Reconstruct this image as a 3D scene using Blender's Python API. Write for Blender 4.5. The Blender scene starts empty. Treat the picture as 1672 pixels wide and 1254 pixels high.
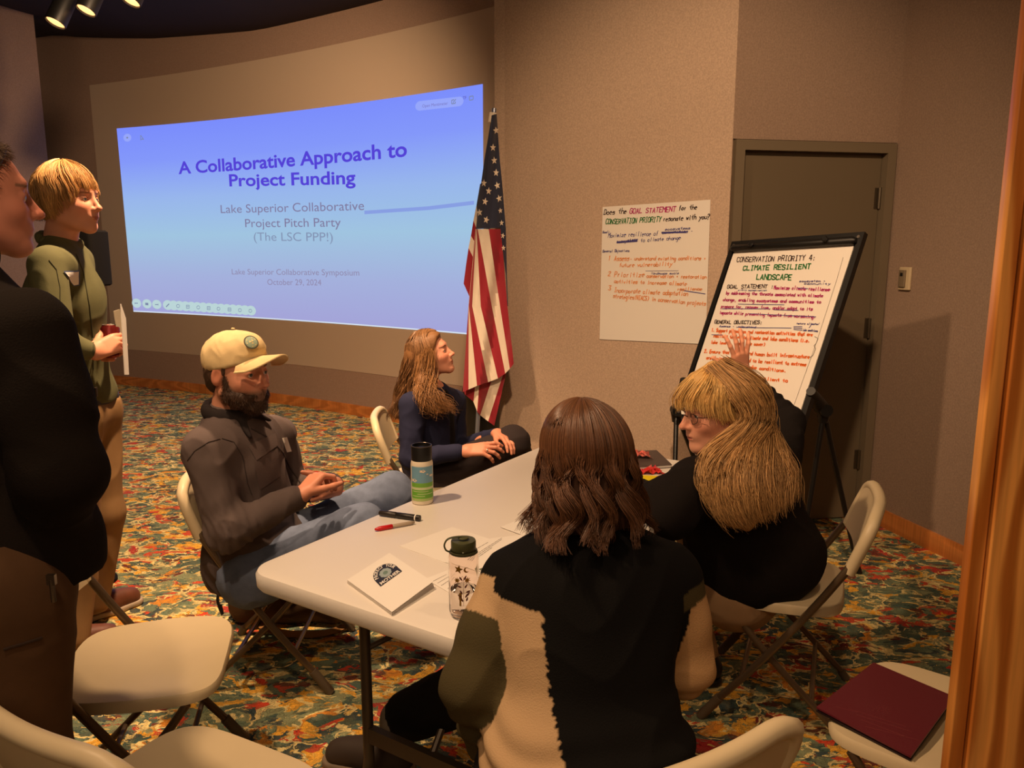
import bpy, math, random
import numpy as np
from mathutils import Vector, Matrix
rng = np.random.RandomState(7); random.seed(7)
SC = bpy.context.scene; COL = SC.collection
# ---------------------------------------------------------------- camera, world, lights, exposure
PITCH = math.radians(9.8); CH = 1.52; FPX = 1256.0
cam = bpy.data.cameras.new('camera'); cam.sensor_width = 36; cam.lens = FPX / 1672 * 36; cam.clip_start = .05
camo = bpy.data.objects.new('camera', cam); COL.objects.link(camo)
camo.location = (0, 0, CH); camo.rotation_euler = (math.pi/2 - PITCH, 0, 0); SC.camera = camo
vs = SC.view_settings; SC.display_settings.display_device = 'sRGB'
vs.view_transform = 'Standard'; vs.look = 'None'; vs.gamma = 1; vs.use_curve_mapping = False; vs.exposure = 0.0
W = bpy.data.worlds.new('world'); SC.world = W; W.use_nodes = True
W.node_tree.nodes['Background'].inputs[0].default_value = (1, .72, .5, 1)
W.node_tree.nodes['Background'].inputs[1].default_value = .10
def spot(name, loc, tgt, power, angle=60, blend=.6, size=.06, col=(1, .645, .37)):
    l = bpy.data.lights.new(name, 'SPOT'); l.energy = power; l.spot_size = math.radians(angle); l.spot_blend = blend
    l.shadow_soft_size = size; l.color = col
    o = bpy.data.objects.new(name, l); COL.objects.link(o); o.location = loc
    o.rotation_euler = (Vector(tgt) - Vector(loc)).to_track_quat('-Z', 'Y').to_euler(); return o
spot('track_light_beam', (-.95, 3.0, 3.4), (-1.9, 4.0, 0), 660, 86, .8)
spot('track_light_beam', (-1.4, 1.6, 3.4), (.3, 2.5, .74), 250, 80, .8)
spot('track_light_beam', (.1, .9, 3.4), (.95, 3.8, 1.65), 390, 58, .8)
spot('track_light_beam', (.9, 1.1, 3.4), (1.0, 1.6, .4), 60, 70, .9)
spot('track_light_beam', (-.6, .3, 3.4), (-.3, 1.6, .4), 90, 80, .9)
spot('track_light_beam', (-1.5, 4.2, 3.4), (-2.9, 8.0, .9), 330, 115, 1.0)
def area(name, loc, tgt, sx, sy, power, col):
    l = bpy.data.lights.new(name, 'AREA'); l.shape = 'RECTANGLE'; l.size = sx; l.size_y = sy; l.energy = power; l.color = col
    o = bpy.data.objects.new(name, l); COL.objects.link(o); o.location = loc
    o.rotation_euler = (Vector(tgt) - Vector(loc)).to_track_quat('-Z', 'Y').to_euler(); return o
area('added_fill_light', (-.4, -1.6, 3.4), (.2, 3.2, .9), 3.0, 1.2, 50, (1, .68, .42))  # soft fill lamp added behind the viewer to lift the whole room
# ---------------------------------------------------------------- helpers
def L(r, g, b):
    f = lambda c: (c/255/12.92) if c <= 10 else ((c/255+.055)/1.055)**2.4
    return (f(r), f(g), f(b), 1)
def tag(o, label=None, cat=None, group=None, kind=None):
    if label: o['label'] = label
    if cat: o['category'] = cat
    if group: o['group'] = group
    if kind: o['kind'] = kind
    return o
def link(name, me, m=None, parent=None, loc=None):
    o = bpy.data.objects.new(name, me); COL.objects.link(o)
    if m is not None:
        me.materials.clear()
        for k in (m if isinstance(m, (list, tuple)) else [m]): me.materials.append(k)
    if parent is not None: o.parent = parent
    if loc is not None: o.location = loc
    return o
def empty(name, loc=(0, 0, 0), rz=0):
    o = bpy.data.objects.new(name, None); COL.objects.link(o); o.location = loc; o.rotation_euler = (0, 0, rz)
    o.empty_display_size = .1; return o
def thing(name, label, cat, loc=(0, 0, 0), rz=0, group=None):
    return tag(empty(name, loc, rz), label, cat, group)
def mesh(V, F, smooth=False):
    me = bpy.data.meshes.new('m'); me.from_pydata([tuple(map(float, v)) for v in V], [], [tuple(int(i) for i in f) for f in F]); me.update()
    if smooth: me.polygons.foreach_set('use_smooth', [True]*len(me.polygons))
    return me
class MB:
    def __init__(s): s.V = []; s.F = []; s.M = []
    def add(s, V, F, m=0, T=None):
        b = len(s.V)
        for v in V:
            v = Vector(v)
            if T is not None: v = T @ v
            s.V.append(tuple(v))
        for f in F: s.F.append(tuple(i+b for i in f)); s.M.append(m)
        return s
    def box(s, c, d, T=None, m=0, bev=0):
        x, y, z = d[0]/2, d[1]/2, d[2]/2
        if bev <= 0:
            V = [(c[0]+i*x, c[1]+j*y, c[2]+k*z) for i in (-1, 1) for j in (-1, 1) for k in (-1, 1)]
            F = [(0,1,3,2),(4,6,7,5),(0,4,5,1),(2,3,7,6),(0,2,6,4),(1,5,7,3)]
            return s.add(V, F, m, T)
        out = rrect(2*x, 2*y, min(bev*1.0, x, y), 3)
        b2 = min(bev*.5, z*.9); n = len(out); V = []; F = []
        for (zz, ins) in ((-z, b2), (-z+b2, 0), (z-b2, 0), (z, b2)):
            for p in out:
                sx = (x-ins)/x if x else 1; sy = (y-ins)/y if y else 1
                V.append((c[0]+p[0]*sx, c[1]+p[1]*sy, c[2]+zz))
        for r in range(3):
            for i in range(n): j = (i+1) % n; F.append((r*n+i, r*n+j, (r+1)*n+j, (r+1)*n+i))
        F.append(tuple(range(n-1, -1, -1))); F.append(tuple(3*n+i for i in range(n)))
        return s.add(V, F, m, T)
    def tube(s, pts, r, n=10, cap=True, m=0, flat=1.0):
        pts = [Vector(p) for p in pts]; R = r if isinstance(r, (list, tuple)) else [r]*len(pts)
        V = []; F = []; up = None
        for i, p in enumerate(pts):
            t = (pts[min(i+1, len(pts)-1)] - pts[max(i-1, 0)]).normalized()
            if up is None:
                up = Vector((0, 0, 1)) if abs(t.z) < .9 else Vector((0, 1, 0))
            up = (up - t*up.dot(t)).normalized(); si = t.cross(up)
            for k in range(n):
                a = 2*math.pi*k/n; V.append(p + R[i]*(math.cos(a)*up*flat + math.sin(a)*si))
        for i in range(len(pts)-1):
            for k in range(n): j = (k+1) % n; F.append((i*n+k, i*n+j, (i+1)*n+j, (i+1)*n+k))
        if cap: F.append(tuple(range(n))); F.append(tuple((len(pts)-1)*n+k for k in range(n-1, -1, -1)))
        return s.add(V, F, m)
    def lathe(s, prof, c=(0, 0, 0), n=32, m=0, T=None, a0=0, a1=2*math.pi):
        V = []; F = []; k = len(prof)
        for i in range(n):
            a = a0+(a1-a0)*i/n
            for (r, z) in prof: V.append((c[0]+r*math.cos(a), c[1]+r*math.sin(a), c[2]+z))
        for i in range(n):
            for j in range(k-1): F.append((i*k+j, ((i+1) % n)*k+j, ((i+1) % n)*k+j+1, i*k+j+1))
        return s.add(V, F, m, T)
    def grid(s, fn, nu, nv, m=0):
        V = [fn(i/nu, j/nv) for j in range(nv+1) for i in range(nu+1)]
        F = [(j*(nu+1)+i, j*(nu+1)+i+1, (j+1)*(nu+1)+i+1, (j+1)*(nu+1)+i) for j in range(nv) for i in range(nu)]
        return s.add(V, F, m)
    def prism(s, poly, z0, z1, T=None, m=0):
        n = len(poly); V = [(x, y, z0) for x, y in poly] + [(x, y, z1) for x, y in poly]
        F = [tuple(range(n-1, -1, -1)), tuple(range(n, 2*n))] + [(i, (i+1) % n, n+(i+1) % n, n+i) for i in range(n)]
        return s.add(V, F, m, T)
    def me(s, smooth=False):
        me = mesh(s.V, s.F, smooth)
        return me
    def build(s, name, mt, parent=None, smooth=True, loc=None, auto=40):
        me = s.me(smooth); o = link(name, me, mt, parent, loc)
        if any(s.M): me.polygons.foreach_set('material_index', s.M)
        if smooth and auto:
            try: me.set_sharp_from_angle(angle=math.radians(auto))
            except Exception: pass
        return o
def rrect(w, h, r, n=4):
    out = []
    for cx, cy, a in ((w/2-r, h/2-r, 0), (-w/2+r, h/2-r, 90), (-w/2+r, -h/2+r, 180), (w/2-r, -h/2+r, 270)):
        for i in range(n+1):
            t = math.radians(a + 90*i/n); out.append((cx+r*math.cos(t), cy+r*math.sin(t)))
    return out
def bez(P, n=12):
    P = [Vector(p) for p in P]; out = []
    if len(P) < 3: return P
    Q = [P[0]*2-P[1]] + P + [P[-1]*2-P[-2]]
    for i in range(1, len(Q)-2):
        for k in range(n):
            t = k/n; a, b, c, d = Q[i-1], Q[i], Q[i+1], Q[i+2]
            out.append(.5*((2*b)+(c-a)*t+(2*a-5*b+4*c-d)*t*t+(3*b-a-3*c+d)*t**3))
    out.append(P[-1]); return out
# pixel of the 1672x1254 photograph -> ray, used only to measure where things stand
CF = Vector((0, math.cos(PITCH), -math.sin(PITCH))); CU = Vector((0, math.sin(PITCH), math.cos(PITCH))); CO = Vector((0, 0, CH))
def ray(px, py): return CF + Vector((1, 0, 0))*((px-836)/FPX) - CU*((py-627)/FPX)
def at(px, py, Y): d = ray(px, py); return CO + d*(Y/d.y)
def flo(px, py, z=0.0): d = ray(px, py); return CO + d*((z-CH)/d.z)
def onplane(px, py, P, N): d = ray(px, py); return CO + d*((P-CO).dot(N)/d.dot(N))
# ---------------------------------------------------------------- materials
def mat(name, col, rough=.6, metal=0, bump=0, bscale=200, var=0, vscale=8, spec=.5, trans=0, sheen=0, attr=None, emit=None, estr=1, ior=1.45, coat=0, kind='noise', bdist=.002):
    m = bpy.data.materials.new(name); m.use_nodes = True; nt = m.node_tree; b = nt.nodes['Principled BSDF']
    c = col if len(col) == 4 else L(*col)
    b.inputs['Base Color'].default_value = c; b.inputs['Roughness'].default_value = rough; b.inputs['Metallic'].default_value = metal
    b.inputs['Specular IOR Level'].default_value = spec; b.inputs['Transmission Weight'].default_value = trans
    b.inputs['IOR'].default_value = ior; b.inputs['Coat Weight'].default_value = coat
    if sheen: b.inputs['Sheen Weight'].default_value = sheen; b.inputs['Sheen Roughness'].default_value = .5
    if emit: b.inputs['Emission Color'].default_value = emit if len(emit) == 4 else L(*emit); b.inputs['Emission Strength'].default_value = estr
    tc = nt.nodes.new('ShaderNodeTexCoord'); src = None
    if attr:
        a = nt.nodes.new('ShaderNodeAttribute'); a.attribute_name = attr; src = a.outputs['Color']
    if var:
        n = nt.nodes.new('ShaderNodeTexNoise'); n.inputs['Scale'].default_value = vscale; n.inputs['Detail'].default_value = 5
        nt.links.new(tc.outputs['Object'], n.inputs['Vector'])
        mr = nt.nodes.new('ShaderNodeMapRange'); mr.inputs[1].default_value = .3; mr.inputs[2].default_value = .7
        mr.inputs[3].default_value = 1-var; mr.inputs[4].default_value = 1+var; nt.links.new(n.outputs['Fac'], mr.inputs[0])
        mx = nt.nodes.new('ShaderNodeVectorMath'); mx.operation = 'SCALE'
        if src: nt.links.new(src, mx.inputs[0])
        else: mx.inputs[0].default_value = c[:3]
        nt.links.new(mr.outputs[0], mx.inputs['Scale']); src = mx.outputs[0]
    if src: nt.links.new(src, b.inputs['Base Color'])
    if bump:
        if kind == 'weave':
            n = nt.nodes.new('ShaderNodeTexWave'); n.inputs['Scale'].default_value = bscale; n.inputs['Distortion'].default_value = 1.5
            n.inputs['Detail'].default_value = 2
        else:
            n = nt.nodes.new('ShaderNodeTexNoise'); n.inputs['Scale'].default_value = bscale; n.inputs['Detail'].default_value = 4
        nt.links.new(tc.outputs['Object'], n.inputs['Vector'])
        bp = nt.nodes.new('ShaderNodeBump'); bp.inputs['Strength'].default_value = bump; bp.inputs['Distance'].default_value = bdist
        nt.links.new(n.outputs['Fac'], bp.inputs['Height']); nt.links.new(bp.outputs[0], b.inputs['Normal'])
    return m
def wallmat(name, col):
    m = mat(name, col, .9, bump=.5, bscale=160, spec=.2, bdist=.003); nt = m.node_tree; b = nt.nodes['Principled BSDF']
    tc = nt.nodes.new('ShaderNodeTexCoord'); n = nt.nodes.new('ShaderNodeTexNoise'); n.inputs['Scale'].default_value = 150; n.inputs['Detail'].default_value = 3
    mp = nt.nodes.new('ShaderNodeMapping'); mp.inputs['Scale'].default_value = (1, 1, .75)
    nt.links.new(tc.outputs['Object'], mp.inputs[0]); nt.links.new(mp.outputs[0], n.inputs['Vector'])
    mr = nt.nodes.new('ShaderNodeMapRange'); mr.inputs[1].default_value = .35; mr.inputs[2].default_value = .7; mr.inputs[3].default_value = .88; mr.inputs[4].default_value = 1.13
    nt.links.new(n.outputs['Fac'], mr.inputs[0]); s = nt.nodes.new('ShaderNodeVectorMath'); s.operation = 'SCALE'; s.inputs[0].default_value = L(*col)[:3]
    nt.links.new(mr.outputs[0], s.inputs['Scale']); nt.links.new(s.outputs[0], b.inputs['Base Color']); return m
def ramp(nt, src, stops, interp='CONSTANT'):
    r = nt.nodes.new('ShaderNodeValToRGB'); r.color_ramp.interpolation = interp; e = r.color_ramp.elements
    while len(e) > 1: e.remove(e[0])
    e[0].position = stops[0][0]; e[0].color = stops[0][1]
    for p, c in stops[1:]: k = e.new(p); k.color = c
    nt.links.new(src, r.inputs[0]); return r
def carpet_mat():
    m = bpy.data.materials.new('patterned_carpet'); m.use_nodes = True; nt = m.node_tree; N = nt.nodes; LK = nt.links; b = N['Principled BSDF']
    b.inputs['Roughness'].default_value = .95; b.inputs['Specular IOR Level'].default_value = .1
    tc = N.new('ShaderNodeTexCoord')
    def warp(scale, amt, src):
        n = N.new('ShaderNodeTexNoise'); n.inputs['Scale'].default_value = scale; n.inputs['Detail'].default_value = 3; LK.new(src, n.inputs['Vector'])
        s = N.new('ShaderNodeVectorMath'); s.operation = 'SUBTRACT'; s.inputs[1].default_value = (.5, .5, .5); LK.new(n.outputs['Color'], s.inputs[0])
        k = N.new('ShaderNodeVectorMath'); k.operation = 'SCALE'; k.inputs['Scale'].default_value = amt; LK.new(s.outputs[0], k.inputs[0])
        a = N.new('ShaderNodeVectorMath'); a.operation = 'ADD'; LK.new(src, a.inputs[0]); LK.new(k.outputs[0], a.inputs[1]); return a.outputs[0]
    mp = N.new('ShaderNodeMapping'); mp.inputs['Scale'].default_value = (.75, 1.15, 1); mp.inputs['Rotation'].default_value = (0, 0, .5); LK.new(tc.outputs['Object'], mp.inputs[0])
    w1 = warp(5, .22, mp.outputs[0]); w0 = warp(22, .085, w1); w = warp(75, .022, w0); w2 = warp(60, .05, w1)
    def vor(scale, src, feat='F1'):
        v = N.new('ShaderNodeTexVoronoi'); v.feature = feat; v.inputs['Scale'].default_value = scale; LK.new(src, v.inputs['Vector']); return v
    G1, G2, G3, NV = L(104,120,98), L(74,94,84), L(134,142,108), L(62,76,78)
    GO, GO2, RD, RD2, CR, MR = L(226,168,62), L(208,136,52), L(200,72,48), L(178,56,54), L(226,206,142), L(110,48,42)
    sep = N.new('ShaderNodeSeparateColor'); v1 = vor(11.5, w); LK.new(v1.outputs['Color'], sep.inputs[0])
    r1 = ramp(nt, sep.outputs[0], [(0, G2), (.17, GO), (.29, G1), (.45, RD), (.53, NV), (.62, G3), (.74, GO2), (.83, G2), (.94, RD2)])
    sep2 = N.new('ShaderNodeSeparateColor'); v2 = vor(26, w2); LK.new(v2.outputs['Color'], sep2.inputs[0])
    r2 = ramp(nt, sep2.outputs[1], [(0, G1), (.22, NV), (.36, RD), (.48, G2), (.64, GO), (.78, MR), (.88, G3)])
    mk = N.new('ShaderNodeMath'); mk.operation = 'GREATER_THAN'; mk.inputs[1].default_value = .47; LK.new(sep2.outputs[0], mk.inputs[0])
    mx = N.new('ShaderNodeMixRGB'); LK.new(mk.outputs[0], mx.inputs[0]); LK.new(r1.outputs[0], mx.inputs[1]); LK.new(r2.outputs[0], mx.inputs[2])
    e = vor(11.5, w, 'DISTANCE_TO_EDGE'); lt = N.new('ShaderNodeMath'); lt.operation = 'LESS_THAN'; lt.inputs[1].default_value = .055; LK.new(e.outputs['Distance'], lt.inputs[0])
    n3 = N.new('ShaderNodeTexNoise'); n3.inputs['Scale'].default_value = 9; LK.new(tc.outputs['Object'], n3.inputs['Vector'])
    g3 = N.new('ShaderNodeMath'); g3.operation = 'GREATER_THAN'; g3.inputs[1].default_value = .47; LK.new(n3.outputs['Fac'], g3.inputs[0])
    mu = N.new('ShaderNodeMath'); mu.operation = 'MULTIPLY'; LK.new(lt.outputs[0], mu.inputs[0]); LK.new(g3.outputs[0], mu.inputs[1])
    mx2 = N.new('ShaderNodeMixRGB'); LK.new(mu.outputs[0], mx2.inputs[0]); LK.new(mx.outputs[0], mx2.inputs[1]); mx2.inputs[2].default_value = CR
    # veins inside the leaves
    e2 = vor(34, w2, 'DISTANCE_TO_EDGE'); l2 = N.new('ShaderNodeMath'); l2.operation = 'LESS_THAN'; l2.inputs[1].default_value = .04; LK.new(e2.outputs['Distance'], l2.inputs[0])
    mx3 = N.new('ShaderNodeMixRGB'); mx3.blend_type = 'MULTIPLY'; f = N.new('ShaderNodeMath'); f.operation = 'MULTIPLY'; f.inputs[1].default_value = .55; LK.new(l2.outputs[0], f.inputs[0])
    LK.new(f.outputs[0], mx3.inputs[0]); LK.new(mx2.outputs[0], mx3.inputs[1]); mx3.inputs[2].default_value = (.25, .25, .25, 1)
    n6 = N.new('ShaderNodeTexNoise'); n6.inputs['Scale'].default_value = 42; n6.inputs['Detail'].default_value = 4; LK.new(w, n6.inputs['Vector']); g6 = N.new('ShaderNodeMath'); g6.operation = 'GREATER_THAN'; g6.inputs[1].default_value = .64; LK.new(n6.outputs['Fac'], g6.inputs[0]); m6 = N.new('ShaderNodeMixRGB'); LK.new(g6.outputs[0], m6.inputs[0]); LK.new(mx3.outputs[0], m6.inputs[1]); m6.inputs[2].default_value = L(222,186,104); mx3 = m6
    nv_ = N.new('ShaderNodeTexNoise'); nv_.inputs['Scale'].default_value = 45; nv_.inputs['Detail'].default_value = 3; LK.new(w1, nv_.inputs['Vector']); m4 = N.new('ShaderNodeMixRGB'); m5 = N.new('ShaderNodeMapRange'); m5.inputs[1].default_value = .42; m5.inputs[2].default_value = .62; m5.inputs[4].default_value = .4; LK.new(nv_.outputs['Fac'], m5.inputs[0]); LK.new(m5.outputs[0], m4.inputs[0]); LK.new(mx3.outputs[0], m4.inputs[1]); m4.inputs[2].default_value = L(112,104,76); mx3 = m4
    n4 = N.new('ShaderNodeTexNoise'); n4.inputs['Scale'].default_value = 260; n4.inputs['Detail'].default_value = 2; LK.new(tc.outputs['Object'], n4.inputs['Vector'])
    mr = N.new('ShaderNodeMapRange'); mr.inputs[1].default_value = .3; mr.inputs[2].default_value = .7; mr.inputs[3].default_value = .85; mr.inputs[4].default_value = 1.38; LK.new(n4.outputs['Fac'], mr.inputs[0])
    sc = N.new('ShaderNodeVectorMath'); sc.operation = 'SCALE'; LK.new(mx3.outputs[0], sc.inputs[0]); LK.new(mr.outputs[0], sc.inputs['Scale'])
    LK.new(sc.outputs[0], b.inputs['Base Color'])
    bp = N.new('ShaderNodeBump'); bp.inputs['Strength'].default_value = .6; bp.inputs['Distance'].default_value = .004; LK.new(n4.outputs['Fac'], bp.inputs['Height']); LK.new(bp.outputs[0], b.inputs['Normal'])
    return m
def woodmat(name, c1, c2, scale=(1, 1, .12), ws=14):
    m = bpy.data.materials.new(name); m.use_nodes = True; nt = m.node_tree; N = nt.nodes; LK = nt.links; b = N['Principled BSDF']
    b.inputs['Roughness'].default_value = .38; b.inputs['Coat Weight'].default_value = .2
    tc = N.new('ShaderNodeTexCoord'); mp = N.new('ShaderNodeMapping'); mp.inputs['Scale'].default_value = scale; LK.new(tc.outputs['Object'], mp.inputs[0])
    w = N.new('ShaderNodeTexWave'); w.wave_type = 'BANDS'; w.bands_direction = 'X'; w.inputs['Scale'].default_value = ws; w.inputs['Distortion'].default_value = 11; w.inputs['Detail'].default_value = 2.5; w.inputs['Detail Scale'].default_value = .7
    LK.new(mp.outputs[0], w.inputs['Vector'])
    r = ramp(nt, w.outputs['Fac'], [(0, L(*c2)), (.35, L(*c1)), (.8, L(*[min(255, int(v*1.07)) for v in c1])), (1, L(*c2))], 'EASE')
    n = N.new('ShaderNodeTexNoise'); n.inputs['Scale'].default_value = 90; mp2 = N.new('ShaderNodeMapping'); mp2.inputs['Scale'].default_value = (1, 1, .04); LK.new(tc.outputs['Object'], mp2.inputs[0]); LK.new(mp2.outputs[0], n.inputs['Vector'])
    mr = N.new('ShaderNodeMapRange'); mr.inputs[1].default_value = .3; mr.inputs[2].default_value = .7; mr.inputs[3].default_value = .85; mr.inputs[4].default_value = 1.12; LK.new(n.outputs['Fac'], mr.inputs[0])
    sc = N.new('ShaderNodeVectorMath'); sc.operation = 'SCALE'; LK.new(r.outputs[0], sc.inputs[0]); LK.new(mr.outputs[0], sc.inputs['Scale']); LK.new(sc.outputs[0], b.inputs['Base Color'])
    return m
M = {}
M['wall'] = wallmat('beige_vinyl_wall', (188,164,144)); M['wall2'] = wallmat('taupe_vinyl_wall', (150,128,112)); M['wall3'] = wallmat('brown_vinyl_wall', (164,138,122))  # screen-side walls are browner and darker than the beige one
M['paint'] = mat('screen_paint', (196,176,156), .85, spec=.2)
M['ceil'] = mat('dark_ceiling', (42,30,26), .95)
M['black'] = mat('black_plastic', (16,15,15), .45); M['blackm'] = mat('black_metal', (20,18,17), .35)
M['void'] = mat('dark_recess', (14,12,11), .9)
M['door'] = mat('taupe_door_paint', (104,92,74), .5, spec=.3); M['frame'] = mat('taupe_frame_paint', (112,100,82), .45)
M['hinge'] = mat('hinge_metal', (90,80,66), .35, .7)
M['carpet'] = carpet_mat()
M['oak'] = woodmat('oak_baseboard', (200,126,64), (184,110,52), (.25, .25, 2.5), 3)
M['pine'] = woodmat('varnished_fir', (236,164,84), (190,112,44), (1, .4, .22), 4.2)
M['beigepl'] = mat('beige_plastic', (214,196,160), .42, var=.04, vscale=5)
M['tube'] = mat('bronze_tube_metal', (116,98,78), .32, .65)
M['tubedk'] = mat('grey_tube_metal', (92,82,70), .4, .5)
M['rubber'] = mat('rubber_foot', (92,78,60), .7)
M['tabletop'] = mat('white_blow_moulded_plastic', (228,222,214), .42, bump=.12, bscale=90, var=.02, vscale=3)
M['paper'] = mat('white_paper', (236,232,226), .8); M['sheet'] = mat('flipchart_paper', (226,220,212), .8)
# ---------------------------------------------------------------- the setting
def ceilz(x): return float(np.interp(x, [-5.4, -5.0, -4.68, -3.68, -2.39], [3.86, 3.86, 3.80, 3.67, 3.56]))
def structure(o): o['kind'] = 'structure'; return o
mb = MB(); mb.box((-.5, 4.2, -.03), (13, 12.4, .06)); structure(mb.build('floor', M['carpet'], smooth=False))
mb = MB(); mb.grid(lambda u, v: (-7+10.5*u, -2+12.4*v, ceilz(-7+10.5*u)), 60, 1)
mb.grid(lambda u, v: (-7+10.5*u, 10.4-12.4*v, ceilz(-7+10.5*u)+.08), 60, 1); structure(mb.build('ceiling', M['ceil'], smooth=False))
WC = Vector((-12.039, -8.363)); WR = 18.7133
def warc(px, py):
    d = ray(px, py); oc = Vector((-WC.x, -WC.y)); a = d.x*d.x+d.y*d.y; b = 2*(oc.x*d.x+oc.y*d.y); c = oc.dot(oc)-WR*WR
    t = (-b+math.sqrt(b*b-4*a*c))/2/a; P = CO+d*t; return math.atan2(P.y-WC.y, P.x-WC.x), P.z
def wpt(a, z, off=0): return Vector((WC.x+(WR-off)*math.cos(a), WC.y+(WR-off)*math.sin(a), z))
A0 = warc(64, 300)[0]; A1 = math.atan2(5.9-WC.y, .08-WC.x)
def arcwall(name, m, a0, a1, z0, z1, off, th, n=48, parent=None):
    mb = MB(); zt = (lambda a: ceilz(wpt(a, 0).x)+.02) if z1 is None else (lambda a: z1)
    f = lambda u: a0+(a1-a0)*u
    mb.grid(lambda u, v: wpt(f(u), z0+(zt(f(u))-z0)*v, off), n, 1)
    mb.grid(lambda u, v: wpt(f(1-u), z0+(zt(f(1-u))-z0)*v, off-th), n, 1)
    mb.grid(lambda u, v: wpt(f(u), zt(f(u)), off-th*v), n, 1); mb.grid(lambda u, v: wpt(f(u), z0, off-th*(1-v)), n, 1)
    for q in (0, 1): mb.grid(lambda u, v: wpt(f(q), z0+(zt(f(q))-z0)*v, off-th*(u if q else 1-u)), 1, 1)
    return mb.build(name, m, parent)
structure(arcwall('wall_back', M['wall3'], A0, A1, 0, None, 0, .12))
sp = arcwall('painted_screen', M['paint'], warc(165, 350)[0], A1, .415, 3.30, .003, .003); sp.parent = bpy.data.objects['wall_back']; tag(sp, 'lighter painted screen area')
structure(arcwall('baseboard_back', M['oak'], A0, A1, 0, .1, .014, .014))
def slab(name, P, Q, z0, z1, th, m, side=1):
    P = Vector((P[0], P[1], 0)); Q = Vector((Q[0], Q[1], 0)); d = (Q-P).normalized(); n = Vector((d.y, -d.x, 0))*side
    mb = MB(); V = [P, Q, Q-n*th, P-n*th]; mb.prism([(v.x, v.y) for v in (V if side < 0 else V[::-1])], z0, z1); return structure(mb.build(name, m, smooth=False))
K1 = (1.125, 4.075); K2 = (-.043, 4.75); K3 = (2.045, 4.24); K4 = (2.045+.25*4.2, 4.24-4.2)
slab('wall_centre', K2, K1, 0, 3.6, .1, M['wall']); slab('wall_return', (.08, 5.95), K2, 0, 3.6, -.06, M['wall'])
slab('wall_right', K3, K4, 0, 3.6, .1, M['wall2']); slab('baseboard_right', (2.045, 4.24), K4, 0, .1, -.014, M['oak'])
# door wall : header above the frame + small jamb fillers
dd = (Vector((K3[0], K3[1], 0))-Vector((K1[0], K1[1], 0))); DL = dd.length; dd.normalize(); dn = Vector((dd.y, -dd.x, 0))   # dn faces the camera
DT = Matrix.Translation((K1[0], K1[1], 0)) @ Matrix(((dd.x, -dn.x, 0, 0), (dd.y, -dn.y, 0, 0), (0, 0, 1, 0), (0, 0, 0, 1)))
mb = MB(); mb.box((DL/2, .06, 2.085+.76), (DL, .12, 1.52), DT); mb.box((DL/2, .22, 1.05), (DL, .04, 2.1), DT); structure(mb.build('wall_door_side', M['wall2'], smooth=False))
dr = structure(thing('door_1', 'taupe painted door in a matching metal frame behind the easel', 'door')); del dr['category']
x0, x1 = .012, DL-.012
mb = MB(); mb.box((x0+.025, .045, 1.04), (.05, .13, 2.08), DT); mb.box((x1-.025, .045, 1.04), (.05, .13, 2.08), DT); mb.box(((x0+x1)/2, .045, 2.055), (x1-x0-.1, .13, .05), DT)
mb.build('door_frame', M['frame'], dr, smooth=False)
mb = MB(); mb.box(((x0+x1)/2, .05, 1.018), (x1-x0-.108, .045, 2.02), DT); mb.build('door_leaf', M['door'], dr, smooth=False)
for z in (.35, 1.1, 1.8):
    mb = MB(); mb.tube([DT@Vector((x1-.056, .018, z-.055)), DT@Vector((x1-.056, .018, z+.055))], .009, 8)
    mb.box((x1-.068, .026, z), (.022, .004, .11), DT); mb.build('hinge', M['hinge'], dr)
# left wall panel and dark slot
slab('wall_left', (-7, 6.2), (-4.70, 8.06), 0, 3.95, .25, M['wall3'], 1)
mb = MB(); mb.box((-5.9, 9.7, 2), (2.2, .1, 4)); o = structure(mb.build('wall_recess', M['void'], smooth=False))
# rest of the room shell, behind and beside the viewer
slab('wall_far_left', (-6.95, -1.9), (-6.95, 6.25), 0, 3.95, .1, M['wall3'], 1); slab('wall_rear', (3.1, -1.95), (-6.95, -1.95), 0, 3.95, .1, M['wall2'], 1)
slab('wall_near_right', (3.09, .06), (3.09, -1.95), 0, 3.6, .1, M['wall2'], 1)
# wood door casing at right
cp = at(1598, 780, 1.3); cx = cp.x
cr = structure(thing('trim_1', 'varnished fir door casing with bold grain at right edge', 'trim')); del cr['category']
mb = MB(); mb.box((cx+.0135, 1.312, 1.3), (.027, .024, 2.6), bev=.003); mb.build('casing_edge', M['pine'], cr)
mb = MB(); mb.box((cx+.03+.15, 1.306, 1.3), (.30, .03, 2.6), bev=.003); mb.build('casing_board', M['pine'], cr)
mb = MB(); mb.box((cx+.26, 1.36, 1.3), (.30, .075, 2.6)); mb.build('jamb_core', M['wall2'], cr, smooth=False)
# thermostat on the right wall
rd = (Vector((K4[0], K4[1], 0))-Vector((K3[0], K3[1], 0))).normalized(); rn = Vector((rd.y, -rd.x, 0))
PR = Vector((K3[0], K3[1], 0)); tp = onplane(1480, 455, PR, rn)
TT = Matrix.Translation(tp) @ Matrix(((rd.x, -rn.x*-1, 0, 0), (rd.y, -rn.y*-1, 0, 0), (0, 0, 1, 0), (0, 0, 0, 1)))
th = thing('thermostat', 'small beige wall thermostat to the right of the door', 'thermostat')
mb = MB(); mb.box((0, .008, 0), (.082, .016, .12), TT, bev=.006); mb.build('cover', mat('thermostat_cream', (196,178,146), .5), th)
mb = MB(); mb.box((-.008, .02, 0), (.046, .012, .09), TT, bev=.005); mb.build('sensor_box', mat('thermostat_grey', (120,106,86), .5), th)
mb = MB(); mb.box((-.008, .027, .022), (.018, .004, .018), TT, bev=.003); mb.build('knob', M['black'], th)
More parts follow.
